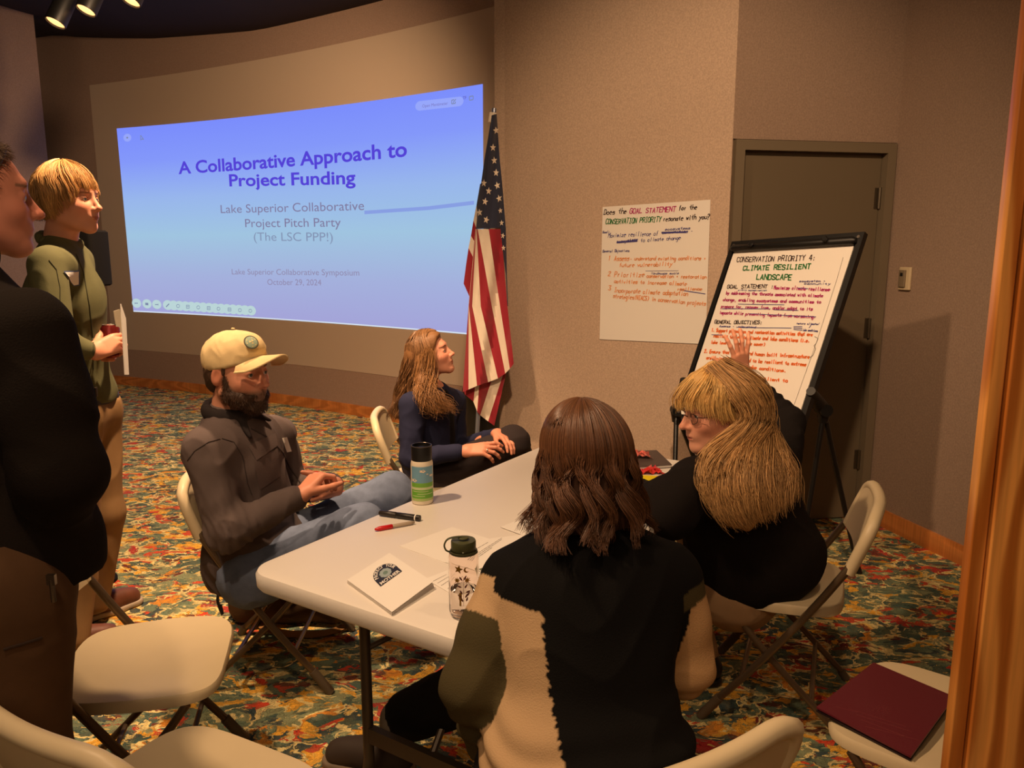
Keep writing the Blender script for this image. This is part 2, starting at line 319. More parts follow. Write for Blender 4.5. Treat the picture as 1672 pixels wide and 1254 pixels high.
# ---------------------------------------------------------------- projected slide on the curved wall
def text_mesh(s, size=1.0, bold=0.0, spacing=1.0):
    cu = bpy.data.curves.new('t', 'FONT'); cu.body = s; cu.size = size; cu.offset = bold; cu.space_character = spacing; cu.resolution_u = 4
    o = bpy.data.objects.new('t', cu); COL.objects.link(o); bpy.context.view_layer.update()
    me = bpy.data.meshes.new_from_object(o.evaluated_get(bpy.context.evaluated_depsgraph_get()))
    V = [tuple(v.co) for v in me.vertices]; F = [tuple(p.vertices) for p in me.polygons]
    bpy.data.objects.remove(o); bpy.data.meshes.remove(me); return V, F
def textfit(s, fn, bold=0.0, spacing=1.0, hcap=.69):
    """fn(u, v): u 0..1 along the line, v in cap heights"""
    V, F = text_mesh(s, 1, bold, spacing); xs = [v[0] for v in V]; a, b = min(xs), max(xs)
    return [fn((v[0]-a)/(b-a), v[1]/hcap) for v in V], F
def emat(name, col, s=1.0):
    m = bpy.data.materials.new(name); m.use_nodes = True; nt = m.node_tree; nt.nodes.clear()
    o = nt.nodes.new('ShaderNodeOutputMaterial'); e = nt.nodes.new('ShaderNodeEmission'); e.inputs[0].default_value = L(*col); e.inputs[1].default_value = s
    nt.links.new(e.outputs[0], o.inputs[0]); return m
sl = thing('projected_slide', 'blue lit slide projected on the curved wall, titled A Collaborative Approach to Project Funding', 'projection')
sa0 = warc(203, 350)[0]; sa1 = warc(789, 138)[0]; SZ0 = .862
def slz(u): return 2.825-.055*u
def spt(u, v, off=.006): return wpt(sa0+(sa1-sa0)*u+.0012*(1-v)*(1-u)*-1, SZ0+(slz(u)-SZ0)*v, off)
m = bpy.data.materials.new('slide_light'); m.use_nodes = True; nt = m.node_tree; nt.nodes.clear()
o_ = nt.nodes.new('ShaderNodeOutputMaterial'); e_ = nt.nodes.new('ShaderNodeEmission'); tc = nt.nodes.new('ShaderNodeTexCoord'); sx = nt.nodes.new('ShaderNodeSeparateXYZ')
nt.links.new(tc.outputs['Object'], sx.inputs[0]); mr = nt.nodes.new('ShaderNodeMapRange'); mr.inputs[1].default_value = .862; mr.inputs[2].default_value = 2.82; nt.links.new(sx.outputs['Z'], mr.inputs[0])
r = ramp(nt, mr.outputs[0], [(0, L(164,164,216)), (.2, L(164,176,220)), (.42, L(160,196,224)), (.62, L(152,182,236)), (.82, L(132,152,250)), (1, L(122,140,252))], 'LINEAR')
nt.links.new(r.outputs[0], e_.inputs[0]); e_.inputs[1].default_value = 1.0; nt.links.new(e_.outputs[0], o_.inputs[0])
mb = MB(); mb.grid(lambda u, v: spt(u, v), 48, 1); mb.build('slide_background', m, sl)
mb = MB(); mb.grid(lambda u, v: spt(.0+u*1.0, -.006+.008*v, .005), 48, 1); mb.build('bright_edge', emat('edge_light', (214,226,240)), sl)
def slide_text(name, s, p0, p1, cap, colr, bold=0.0, spacing=1.0):
    a0, z0 = warc(*p0); a1, z1 = warc(*p1); c0, zc = warc((p0[0]+p1[0])/2, (p0[1]+p1[1])/2-cap); zm = (z0+z1)/2; h = zc-zm
    V, F = textfit(s, lambda u, v: wpt(a0+(a1-a0)*u, z0+(z1-z0)*u+h*v, .010), bold, spacing)
    o = MB().add(V, F).build(name, emat(name+'_ink', colr), sl, smooth=False); o['kind'] = 'stuff'
slide_text('title_text', 'A Collaborative Approach to', (293, 284), (666, 255), 20, (84,66,214), .022)
slide_text('title_text', 'Project Funding', (376, 304), (582, 300), 20, (84,66,214), .022)
slide_text('subtitle_text', 'Lake Superior Collaborative', (362, 348), (596, 343), 14, (128,122,158))
slide_text('subtitle_text', 'Project Pitch Party', (402, 371), (558, 370), 14, (128,122,158))
slide_text('subtitle_text', '(The LSC PPP!)', (416, 393), (545, 394), 14, (132,148,180))
slide_text('footer_text', 'Lake Superior Collaborative Symposium', (380, 448), (588, 450), 9.5, (144,136,170))
slide_text('footer_text', 'October 29, 2024', (438, 465), (526, 466), 9.5, (144,136,170))
slide_text('menu_text', 'Open Mentimeter', (691, 176), (733, 171), 5, (120,116,190))
slide_text('menu_text', 'TF', (757, 163), (763, 162), 5, (90,80,170))
def sdisc(mb, px, py, rpx, off=.008, n=20, sq=1.0):
    a, z = warc(px, py); a2, _ = warc(px+rpx, py); _, z2 = warc(px, py-rpx); ra = a2-a; rz = z2-z
    V = [wpt(a, z, off)] + [wpt(a+ra*math.cos(t)*sq, z+rz*math.sin(t), off) for t in [2*math.pi*i/n for i in range(n)]]
    mb.add(V, [(0, i+1, (i+1) % n+1) for i in range(n)])
mb = MB()
for x, y in ((224, 495), (241, 496), (257, 497)): sdisc(mb, x, y, 7.5)
def pill(mb, p0, p1, rpx, off=.008):
    for k in range(15):
        t = k/14; sdisc(mb, p0[0]+(p1[0]-p0[0])*t, p0[1]+(p1[1]-p0[1])*t, rpx, off+.00005*k)
pill(mb, (275, 498), (411, 507), 8)
mb.build('toolbar', emat('toolbar_pale', (186,212,214)), sl, smooth=False)
mb = MB(); sdisc(mb, 209, 225, 6.5); pill(mb, (687, 173), (750, 166), 8, .007); mb.build('menu_button', emat('menu_pale', (150,166,250)), sl, smooth=False)
mb = MB(); sdisc(mb, 209, 225, 1.6, .0095, 8)
def sline(mb, pts, w, off=.0105):
    for p, q in zip(pts[:-1], pts[1:]):
        (a, z), (b, y) = warc(*p), warc(*q); d = Vector(((b-a)*WR, y-z)); d.normalize(); n = Vector((-d.y, d.x))*w/2
        mb.add([wpt(a-n.x/WR, z-n.y, off), wpt(b-n.x/WR, y-n.y, off), wpt(b+n.x/WR, y+n.y, off), wpt(a+n.x/WR, z+n.y, off)], [(0, 1, 2, 3)])
sline(mb, [(231, 221), (231, 229), (233, 227), (236, 228), (231, 221)], .008)
for k, x in enumerate((224, 241, 257, 275, 292, 308, 325, 342, 358, 376, 393, 410)):
    y = 495+(x-224)*.067
    if k in (0, 2): sline(mb, [(x-2.5, y), (x+2.5, y)], .009); sline(mb, [(x-2.5+(k*2.5), y-1.5), (x-2.5+(k*2.5), y+1.5)], .006)
    elif k == 1: sline(mb, [(x-2.5, y), (x+2.5, y+.3)], .026)
    elif k == 3: sline(mb, [(x-2.5, y+2.5), (x+2.5, y-2.5)], .012)
    elif k in (5, 7, 9): sline(mb, [(x-2.5, y-2.5), (x+2.5, y-2.3), (x+2.5, y+2.7), (x-2.5, y+2.5), (x-2.5, y-2.5)], .006); sline(mb, [(x-2, y), (x+2, y)], .006)
    else: sline(mb, [(x+2.6*math.cos(t), y+2.6*math.sin(t)) for t in [i*math.pi/5 for i in range(11)]], .006)
sline(mb, [(743, 163), (739, 164), (739, 170), (745, 169), (745, 166)], .007); sline(mb, [(741, 168), (746, 162)], .007); sline(mb, [(768, 158), (774, 157), (774, 163), (768, 164), (768, 158)], .007)
mb.build('toolbar_icon', emat('icon_grey', (122,134,168)), sl, smooth=False)['kind'] = 'stuff'
mb = MB(); sline(mb, [(596, 347), (640, 344), (700, 340), (775, 331)], .03, .007); mb.build('soft_line', emat('hairline', (136,158,226)), sl, smooth=False)
# ---------------------------------------------------------------- handwriting
GL = dict(A="032943 1535",B="03092938372606 2645443303",C="4839190804133344",D="03092948443303",E="49090343 0636",F="490903 0636",G="48391908041333444626",H="0309 4943 0646",I="2923 1939 1333",J="3934231304",K="0309 490643",L="090343",M="0309264943",N="03094349",O="190804133344483919",P="03093948473606",Q="190804133344483919 2543",R="03093948473606 2643",S="483919080726364544331304",T="0949 2923",U="090413334449",V="092349",W="0913263349",X="0943 4903",Y="092649 2623",Z="09490343",
a="46160504133345 4643",b="0903 0516364544331304",c="4536160504133344",d="4943 4536160504133344",e="0545361605041333",f="39282723 1636",g="4536160504133344 46413010",h="0903 0516364543",i="2623 2827",j="262110 2827",k="0903 460443",l="2923",m="0603 05162523 25364543",n="0603 0516364543",o="160504133344453616",p="0600 0516364544331304",q="4640 4536160504133344",r="1613 152636",s="46160535443303",t="282433 0636",u="060413334446 4643",v="062346",w="0613253346",x="0643 4603",y="0624 4600",z="06460343")
GL.update({'1':"182923",'2':"081939480343",'3':"09492645443304",'4':"290545 3933",'.':"2324",':':"2324 2627",'?':"08193948362524 2322",'(':"39272533",')':"19373513",'-':"1535",'/':"0349",',':"2321",'+':"2426 1535","'":"2927"})
def ink(name, lines, hitf, nrm, parent, colr, w=.004, lift=.0012):
    """lines: (text, px0, py0, px1, py1, capheight px)"""
    mb = MB(); rr = random.Random(hash(name) % 1000 if False else len(lines)*17+3)
    for (s, xa, ya, xb, yb, cap) in lines:
        P0, P1 = hitf(xa, ya), hitf(xb, yb); U = hitf((xa+xb)/2+cap*.2, (ya+yb)/2-cap)-hitf((xa+xb)/2, (ya+yb)/2)
        n = len(s); adv = (P1-P0)/n; k = 0
        for ch in s:
            base = P0+adv*k; k += 1
            if ch not in GL: continue
            jy = rr.uniform(-.06, .06); js = rr.uniform(.92, 1.08)
            for st in GL[ch].split():
                pts = [base + adv*(int(st[i])/4*.74*js+rr.uniform(-.03, .03)) + U*((int(st[i+1])-3)/6*js+jy+rr.uniform(-.025, .025)) for i in range(0, len(st), 2)]
                for p, q in zip(pts[:-1], pts[1:]):
                    d = q-p
                    if d.length < 1e-6: continue
                    e = d.normalized()*w*.3; sd = nrm.cross(d).normalized()*w/2; o = nrm*lift
                    mb.add([p-e-sd+o, q+e-sd+o, q+e+sd+o, p-e+sd+o], [(0, 1, 2, 3)])
    o = mb.build(name, colr, parent, smooth=False); o['kind'] = 'stuff'; return o
def strike(mb, hitf, nrm, pts, w, lift=.0016):
    P = [hitf(*p) for p in pts]
    for p, q in zip(P[:-1], P[1:]):
        d = q-p; sd = nrm.cross(d).normalized()*w/2; o = nrm*lift; mb.add([p-sd+o, q-sd+o, q+sd+o, p+sd+o], [(0, 1, 2, 3)])
I_ = {k: mat('marker_'+k, c, .7) for k, c in dict(black=(50,32,32), magenta=(176,34,110), green=(30,110,50), blue=(62,60,130), orange=(226,150,92), redorange=(230,112,38)).items()}
# wall sheet
wd = (Vector((K1[0], K1[1], 0))-Vector((K2[0], K2[1], 0))).normalized(); wn = Vector((wd.y, -wd.x, 0)); PW = Vector((K1[0], K1[1], 0)) + wn*.006
hw = lambda x, y: onplane(x, y, PW, wn)
c4 = [hw(984, 338), hw(1160, 326), hw(1152, 562), hw(979, 554)]
ws = thing('flipchart_sheet', 'handwritten flipchart sheet taped to the wall, asking Does the Goal Statement resonate', 'poster', loc=(0, 0, 0))
def sheetgrid(mb, c, nrm, th=.0008, n=14, amp=.002):
    def f(u, v, s=0):
        P = c[3].lerp(c[2], u).lerp(c[0].lerp(c[1], u), v); return P + nrm*(s + amp*.5*(1+math.sin(9*u+4*v)*math.sin(7*v+2*u))*.2)
    mb.grid(lambda u, v: f(u, v), n, n); mb.grid(lambda u, v: f(1-u, v, -th), n, n)
mb = MB(); sheetgrid(mb, c4, wn); mb.build('sheet', M['sheet'], ws)
LW = .002
ink('black_writing', [('Does the', 986, 351, 1024, 348, 9), ('for the', 1108, 344, 1139, 341, 8), ('resonate with you?', 1083, 361, 1159, 357, 8)], hw, wn, ws, I_['black'], .0042, LW)
ink('magenta_writing', [('GOAL STATEMENT', 1028, 349, 1104, 345, 8)], hw, wn, ws, I_['magenta'], .0045, LW)
ink('green_writing', [('CONSERVATION PRIORITY', 989, 366, 1080, 362, 8)], hw, wn, ws, I_['green'], .0045, LW)
o = ink('blue_writing', [('Goal:', 984, 381, 996, 380, 3.5), ('Maximize resilience of', 993, 388, 1075, 384, 7.5), ('ecosystems', 1086, 377, 1128, 374, 5), ('to climate change', 1046, 395, 1112, 391, 6.5), ('General Objectives', 984, 412, 1028, 411, 4), ('communities -', 1081, 382, 1132, 379, 5), ('ecosystems', 1007, 397, 1042, 393, 6)], hw, wn, ws, I_['blue'], .0028, LW)
mb = MB()
for k in range(3): strike(mb, hw, wn, [(1080, 379+k*.9), (1121, 378+k)], .003); strike(mb, hw, wn, [(1007, 395+k), (1041, 392+k*1.2)], .0032)
strike(mb, hw, wn, [(1110, 473.5), (1152, 480)], .0045); strike(mb, hw, wn, [(1054, 442.5), (1108, 442)], .002); mb.build('crossing_out', I_['blue'], ws, smooth=False)['kind'] = 'stuff'
ink('orange_writing', [('1', 993, 425, 998, 425, 7), ('Assess', 1003, 426, 1028, 425, 8), ('- understand existing conditions +', 1029, 425, 1153, 424, 6), ('future vulnerability', 1011, 436, 1098, 434, 6.5), ('2', 993, 450, 998, 450, 7), ('Prioritize', 1003, 452, 1053, 452, 8.5), ('conservation + restoration', 1056, 453, 1154, 455, 6), ('activities to increase climate', 1003, 462, 1122, 466, 6.5), ('3', 993, 474, 998, 474, 7), ('Incorporate climate adaptation', 1003, 477, 1124, 483, 7.5), ('resilience', 1106, 474, 1147, 474, 5), ('strategies(NIACS) in conservation projects', 1001, 486, 1153, 499, 7)], hw, wn, ws, I_['orange'], .0042, LW)
ink('small_blue_note', [('landscape scale', 1063, 448, 1109, 448, 4)], hw, wn, ws, I_['blue'], .0022, LW)
# ---------------------------------------------------------------- easel
TR = at(1413, 379, 3.40); TL = at(1196, 395, 3.92); BR = at(1307, 707, 3.22); BL = TL+(BR-TR)
ex = (TR-TL).normalized(); ey = (TR-BR).normalized(); en = ex.cross(ey).normalized()
if en.y > 0: en = -en
BW = (TR-TL).length; BH = (TR-BR).length; ey = en.cross(ex)*-1
if ey.z < 0: ey = -ey
def bp(u, v, w=0): return BL.lerp(BR, u).lerp(TL.lerp(TR, u), v)+en*w
def bbox_(mb, u0, u1, v0, v1, w0, w1, m=0):
    V = [bp(u, v, w) for u in (u0, u1) for v in (v0, v1) for w in (w0, w1)]
    mb.add(V, [(0,1,3,2),(4,6,7,5),(0,4,5,1),(2,3,7,6),(0,2,6,4),(1,5,7,3)], m)
ez = thing('flipchart_easel', 'black framed flipchart easel with a tilted white board in front of the door', 'easel')
mb = MB(); bbox_(mb, .01, .99, .01, .99, -.022, -.004); mb.build('board', M['black'], ez, smooth=False)
mb = MB()
for a in ((0, .035, 0, 1), (.965, 1, 0, 1), (.035, .965, 0, .03), (.035, .965, .97, 1)): bbox_(mb, *a, -.026, .006)
mb.build('board_frame', M['black'], ez, smooth=False)
for u, v in ((.03, .975), (.97, .975), (.97, .022), (.03, .022)):
    mb = MB(); P = bp(u, v, .004); mb.tube([P, P+en*.006], .007, 10); mb.build('corner_screw', mat('screw_steel', (170,160,150), .3, .9), ez)
mb = MB(); P0, P1 = bp(.03, .952, .018), bp(.97, .952, .018)
mb.tube([P0, P0.lerp(P1, .02), P0.lerp(P1, .98), P1], [.010, .0185, .0185, .010], 12, flat=1.0); mb.build('clamp_bar', M['black'], ez)
for u in (.22, .78):
    mb = MB(); P = bp(u, .955, .03); mb.tube([P, P+en*.02, P+en*.024], [.007, .014, .01], 12); mb.build('clamp_knob', M['black'], ez)
ph = lambda x, y: onplane(x, y, bp(.5, .5, .004), en)
pd = thing('flipchart_pad', 'white paper pad on the easel with handwriting, headed Conservation Priority 4', 'pad')
mb = MB()
us, vs_ = (.045, .955), (.035, .965); out = rrect(us[1]-us[0], vs_[1]-vs_[0], .05, 5)
for w0, w1 in ((-.003, .003),):
    n = len(out); V = [bp(.5+x, .5+y, w0) for x, y in out]+[bp(.5+x, .5+y, w1) for x, y in out]
    mb.add(V, [tuple(range(n, 2*n)), tuple(range(n-1, -1, -1))]+[(i, (i+1) % n, n+(i+1) % n, n+i) for i in range(n)])
mb.build('paper_stack', M['sheet'], pd, smooth=False)
k_ = 1/3.483
def C1(x, y): return 1080+x*k_, 360+y*k_
def LN(s, a, b, c, d, h): p = C1(a, b); q = C1(c, d); return (s, p[0], p[1], q[0], q[1], h*k_)
ink('black_writing', [LN('CONSERVATION PRIORITY 4:', 428, 237, 880, 226, 28), LN('GOAL STATEMENT :', 374, 386, 640, 386, 20), LN('GENERAL OBJECTIVES:', 302, 586, 575, 590, 18)], ph, en, pd, I_['black'], .0038)
ink('green_writing', [LN('CLIMATE RESILIENT', 464, 284, 852, 275, 26), LN('LANDSCAPE', 540, 336, 745, 338, 30)], ph, en, pd, I_['green'], .0052)
ink('magenta_writing', [LN('Maximize climate resilience', 640, 390, 960, 402, 20), LN('by addressing the threats associated with climate', 368, 420, 922, 436, 18), LN('change, enabling ecosystems and communities to', 350, 458, 910, 472, 18), LN('prepare for, recover from, and/or adapt to its', 340, 496, 862, 512, 18), LN('impacts while preventing impacts from worsening.', 330, 532, 880, 556, 18)], ph, en, pd, I_['magenta'], .0040)
ink('orange_writing', [LN('1. Support protection and restoration activities that are', 285, 632, 862, 658, 19), LN('resilient to dynamic climate and lake conditions (i.e.', 296, 664, 845, 694, 19), LN('lake levels, temps, ice cover)', 282, 700, 592, 714, 18), LN('2. Ensure that natural and human built infrastructure', 244, 752, 845, 784, 19), LN('are designed and located to be resilient to extreme', 256, 788, 826, 828, 19), LN('weather events or lake conditions.', 262, 818, 712, 864, 19), LN('that is resilient to', 430, 896, 720, 920, 18)], ph, en, pd, I_['redorange'], .0046)
ink('blue_writing', [LN('ecosystem +', 785, 352, 935, 350, 14), LN('community', 812, 364, 965, 366, 12), LN('Assess + understand', 330, 606, 540, 612, 12), LN('nature climate/', 770, 590, 900, 594, 11), LN('lake conditions', 805, 628, 890, 634, 12), LN('within conservation', 436, 400, 600, 402, 9)], ph, en, pd, I_['blue'], .0022)
mb = MB()
for a in (((775, 384), (835, 388)), ((500, 531), (880, 548)), ((440, 609), (740, 612)), ((752, 604), (802, 604)), ((752, 612), (802, 614)), ((752, 620), (802, 624)), ((345, 502), (620, 503)), ((436, 476), (700, 480)), ((640, 508), (780, 512)), ((285, 650), (350, 652)), ((840, 612), (856, 588))):
    strike(mb, ph, en, [C1(*q) for q in a], .0028)
mb.build('crossing_out', I_['blue'], pd, smooth=False)['kind'] = 'stuff'
mb = MB(); strike(mb, ph, en, [C1(*q) for q in ((1034, 210), (1000, 330), (880, 700), (750, 1062), (640, 1046))], .0014)
strike(mb, ph, en, [C1(*q) for q in ((872, 660), (892, 672), (880, 700), (868, 712), (878, 730), (862, 768), (840, 782))], .0022); mb.build('pencil_line', mat('pencil', (120,116,112), .8), pd, smooth=False)
# easel legs: a hub on each side with two legs
for s_, (hub, f1, f2) in enumerate(((at(1345, 672, 3.36), flo(1402, 936), at(1292, 905, 3.25)), (BL.lerp(TL, .02)+Vector((.02, .06, -.02)), Vector((.92, 3.9, 0)), Vector((1.15, 3.98, .0))))):
    if s_ == 0: f2.z = 0; f2 = Vector((1.29, 3.28, 0)); f1 = Vector((f1.x, f1.y, 0))
    if s_ == 1:
        f1 = at(1104, 747, 3.72); d = (f1-hub); f1 = hub + d*(hub.z/(hub.z-f1.z)); hub = hub+Vector((0, .03, 0))
    for f in (f1, f2):
        mb = MB(); mb.tube([hub, hub.lerp(f, .985)], [.0125, .011], 10); o = mb.build('leg', M['blackm'], ez)
        mb = MB(); mb.tube([hub.lerp(f, .96), f+Vector((0, 0, .002))], [.015, .017], 10); mb.build('rubber_foot', M['black'], o)
    edge = bp(1 if s_ == 0 else 0, .1, -.02)
    mb = MB(); mb.tube([edge+Vector((0, 0, .1)), hub+Vector((-.02 if s_ == 0 else .02, 0, .03)), hub], [.02, .034, .03], 12); mb.tube([hub+Vector((0, -.035, .01)), hub+Vector((0, .035, .01))], .028, 14)
    mb.tube([hub, hub+Vector((0, 0, -.05))], [.03, .02], 10)
    mb.build('tilt_hub', M['black'], ez)
mb = MB(); h1 = at(1345, 672, 3.36)+Vector((0, .05, .05)); h2 = BL.lerp(TL, .02)+Vector((.02, .08, .03)); mb.tube([h1, h2], .011, 8); mb.build('cross_bar', M['blackm'], ez)
# ---------------------------------------------------------------- track lights
for px, py, Y in ((90, 38, 5.3), (140, 18, 5.3), (213, 3, 5.3)):
    P = at(px, py, Y); t = thing('track_spotlight', {90: 'leftmost black track spotlight, hanging lowest under the dark ceiling', 140: 'middle black track spotlight of the lit three', 213: 'right black track spotlight, cut by the top frame edge'}[px], 'light', loc=P, group='track lights under the dark ceiling')
    ax = Vector((-.28, -.35, -.9)).normalized(); Q = ax.to_track_quat('-Z', 'Y').to_matrix().to_4x4()
    mb = MB(); mb.lathe([(.0, .24), (.045, .24), (.062, .2), (.064, 0), (.058, 0), (.056, .19), (0, .2)], n=24, T=Q); mb.build('lamp_housing', M['black'], t)
    mb = MB(); mb.lathe([(.056, .012), (.05, .03), (.022, .075), (0, .08)], n=24, T=Q); mb.build('lamp_face', mat('lamp_glow', (255,220,170), .4, emit=(255,196,130), estr=1.1), t)
    mb = MB(); v = Q@Vector((0, .0, .045)); mb.add(*(lambda c: ([tuple(c+Vector((math.cos(a)*.014*math.cos(e), math.sin(a)*.014*math.cos(e), math.sin(e)*.014))) for e in (-1.5, -.7, 0, .7, 1.5) for a in [i*math.pi/4 for i in range(8)]], [(r*8+i, r*8+(i+1) % 8, (r+1)*8+(i+1) % 8, (r+1)*8+i) for r in range(4) for i in range(8)]))(v)); mb.build('bulb', mat('bulb_glow', (255,255,255), .4, emit=(255,240,220), estr=6), t)
    mb = MB(); zc = ceilz(P.x)-P.z; mb.tube([Q@Vector((0, 0, .22)), Q@Vector((0, 0, .3)), (Q@Vector((0, 0, .3))).xy.to_3d()+Vector((0, 0, zc))], .012, 8); mb.build('stem', M['blackm'], t)
# ---------------------------------------------------------------- folding table
TA = flo(397, 930, .74); TD = flo(904, 719, .74); te1 = (TD-TA).xy.to_3d().normalized(); te2 = Vector((te1.y, -te1.x, 0)); TLn, TWd = 1.56, .745
print('table', TA, TD, (TD-TA).length)
tc_ = TA.xy.to_3d()+te1*TLn/2+te2*TWd/2
def tw(u, v, z=0): return tc_+te1*u+te2*v+Vector((0, 0, z))     # table coordinates
TM = Matrix.Translation(tc_) @ Matrix(((te1.x, te2.x, 0, 0), (te1.y, te2.y, 0, 0), (0, 0, 1, 0), (0, 0, 0, 1)))
tb = thing('folding_table', 'long white plastic folding table the group sits around', 'table', loc=tuple(tc_))
TI = Matrix.Translation(-tc_)@TM
mb = MB(); out = rrect(TLn, TWd, .07, 8); n = len(out); V = []; F = []
for z, ins in ((.688, .014), (.692, .006), (.70, .001), (.728, 0), (.737, .004), (.74, .012)):
    for p in out: V.append((p[0]*(1-2*ins/TLn), p[1]*(1-2*ins/TWd), z))
for r_ in range(5):
    for i in range(n): F.append((r_*n+i, r_*n+(i+1) % n, (r_+1)*n+(i+1) % n, (r_+1)*n+i))
F.append(tuple(range(n-1, -1, -1))); F.append(tuple(5*n+i for i in range(n))); mb.add(V, F, 0, TI); mb.build('tabletop', M['tabletop'], tb)
for su in (-1, 1):
    u = su*(TLn/2-.26)
    for sv in (-1, 1):
        mb = MB(); v = sv*.22
        mb.tube([TI@Vector(p) for p in ((u, v, .69), (u, v, .12), (u, v*1.04, .07), (u, v*1.25, .018))], .0155, 12)
        o = mb.build('leg', M['tubedk'], tb)
    mb = MB(); mb.tube([TI@Vector((u, -.345, .016)), TI@Vector((u, .345, .016))], .015, 10); mb.build('floor_bar', M['tubedk'], tb)
    mb = MB(); mb.box((u, 0, .2), (.022, .44, .045), TI); mb.build('cross_plate', M['tubedk'], tb, smooth=False)
    mb = MB(); mb.tube([TI@Vector((u, 0, .2)), TI@Vector((u-su*.38, 0, .68))], .010, 8); mb.tube([TI@Vector((u, .22, .45)), TI@Vector((u-su*.26, .0, .58))], .008, 8); mb.tube([TI@Vector((u, -.22, .45)), TI@Vector((u-su*.26, .0, .58))], .008, 8); mb.build('brace', M['tubedk'], tb)
# ---------------------------------------------------------------- folding chairs  (local: +y is forward, seat centre over the origin)
def chair_parts():
    P = {}
    mb = MB()   # seat: rounded, slightly dished plate with a skirt
    def outl(ins, n=40):
        o = []
        for i in range(n):
            t = 2*math.pi*i/n; c, s = math.cos(t), math.sin(t); e = .42
            x = abs(c)**e*math.copysign(1, c)*(.222-ins); y = abs(s)**e*math.copysign(1, s)*(.205-ins)
            x *= 1-.10*max(0, -y/.205); o.append((x, y))
        return o
    V = []; F = []; n = 40; rings = ((.0, .408), (-.001, .43), (.004, .4385), (.03, .437), (.09, .428), (.16, .424))
    for ins, z in rings:
        for x, y in outl(ins): V.append((x, y, z - (.010*max(0, y/.2)**4 if z > .42 else 0)))
    for r_ in range(len(rings)-1):
        for i in range(n): F.append((r_*n+i, r_*n+(i+1) % n, (r_+1)*n+(i+1) % n, (r_+1)*n+i))
    F.append(tuple((len(rings)-1)*n+i for i in range(n)))
    b0 = len(V)
    for x, y in outl(.012): V.append((x, y, .408))
    for x, y in outl(.03): V.append((x, y, .418))
    for i in range(n):
        F.append((b0+i, b0+(i+1) % n, (i+1) % n, i)); F.append((b0+n+i, b0+n+(i+1) % n, b0+(i+1) % n, b0+i))
    F.append(tuple(b0+n+i for i in range(n-1, -1, -1))); mb.add(V, F); P['seat'] = mb
    def backf(u, v, off):   # u -1..1 , v 0..1
        y = -.205-.050*v - .03*(1-u*u) ; z = .575+.172*v
        z -= .022*max(0, abs(u)-.55)**2*8*v; return Vector((u*(.226), y+off, z))
    mb = MB()
    def bf(off, flip):
        def g(u, v):
            uu = (1-u if flip else u)*2-1; vv = v; sh = 1-.07*max(0, vv-.6)**2*6; w = backf(uu*sh, vv, off); return w
        return g
    mb.grid(bf(.012, True), 20, 8); mb.grid(bf(-.012, False), 20, 8)
    for vv in (0, 1):
        mb.grid(lambda u, v: (bf(-.012, False)(u, vv).lerp(bf(.012, False)(u, vv), v if vv == 1 else 1-v)) + Vector((0, 0, .006*math.sin(math.pi*v)*(1 if vv else -1))), 20, 4)
    for uu in (0, 1):
        mb.grid(lambda u, v: bf(-.012, False)(uu, v).lerp(bf(.012, False)(uu, v), 1-u if uu == 0 else u)+Vector(((.008 if uu else -.008)*math.sin(math.pi*u), 0, 0)), 4, 8)
    # rolled rim standing proud of the panel
    rim = [bf(-.002, False)(0, v/6) for v in range(7)] + [bf(-.002, False)(u/16, 1) for u in range(1, 16)] + [bf(-.002, False)(1, 1-v/6) for v in range(7)]
    mb.tube(rim, .0185, 10); P['backrest'] = mb
    for s in (-1, 1):
        x = s*.232
        front = bez([(x*.975, -.214, .605), (x, -.19, .565), (x, -.115, .445), (x*.99, .03, .235), (x*.97, .205, .012)], 6)
        mb = MB(); mb.tube(front, .0118, 12); P['front_leg%d' % s] = mb
        mb = MB(); mb.tube([front[-3], front[-1]-Vector((0, 0, .01))], .0155, 12); P['rubber_foot_f%d' % s] = mb
        xr = s*.208; rear = bez([(xr, .13, .405), (xr, .03, .28), (xr*1.0, -.24, .012)], 6)
        mb = MB(); mb.tube(rear, .0108, 12); P['rear_leg%d' % s] = mb
        mb = MB(); mb.tube([rear[-2].lerp(rear[-1], .6), rear[-1]-Vector((0, 0, .01))], .0145, 12); P['rubber_foot_r%d' % s] = mb
    mb = MB(); mb.tube([(-.23, .085, .155), (.23, .085, .155)], .008, 8); P['cross_bar_a'] = mb
    mb = MB(); mb.tube([(-.208, -.13, .12), (.208, -.13, .12)], .008, 8); P['cross_bar_b'] = mb
    mb = MB()
    mb.box((0, .02, .410), (.40, .03, .012)); 
    P['seat_bracket'] = mb
    return P
CP = {k: v.me(True) for k, v in chair_parts().items()}
for k, me in CP.items():
    try: me.set_sharp_from_angle(angle=math.radians(45))
    except Exception: pass
    me.materials.append(M['beigepl'] if k in ('seat', 'backrest') else M['rubber'] if 'foot' in k else M['tube'])
NAMES = {'seat': 'seat', 'backrest': 'backrest', 'seat_bracket': 'seat_bracket', 'cross_bar_a': 'cross_bar', 'cross_bar_b': 'cross_bar'}
def chair(loc, deg, label, scale=1.0):
    t = thing('folding_chair', label, 'chair', loc=(loc[0], loc[1], 0), rz=math.radians(deg), group='beige plastic and metal folding chairs')
    t.scale = (scale,)*3; legs = {}
    for k, me in CP.items():
        if 'foot' in k: continue
        nm = NAMES.get(k, k[:-1].rstrip('-') if 'leg' in k else k)
        o = bpy.data.objects.new(nm.replace('-', ''), me); COL.objects.link(o); o.parent = t; legs[k] = o
    for k, me in CP.items():
        if 'foot' in k:
            o = bpy.data.objects.new('rubber_foot', me); COL.objects.link(o)
            s = k[-2:] if k.endswith('-1') else k[-1:]; o.parent = legs[('front_leg' if '_f' in k else 'rear_leg')+s]
    return t
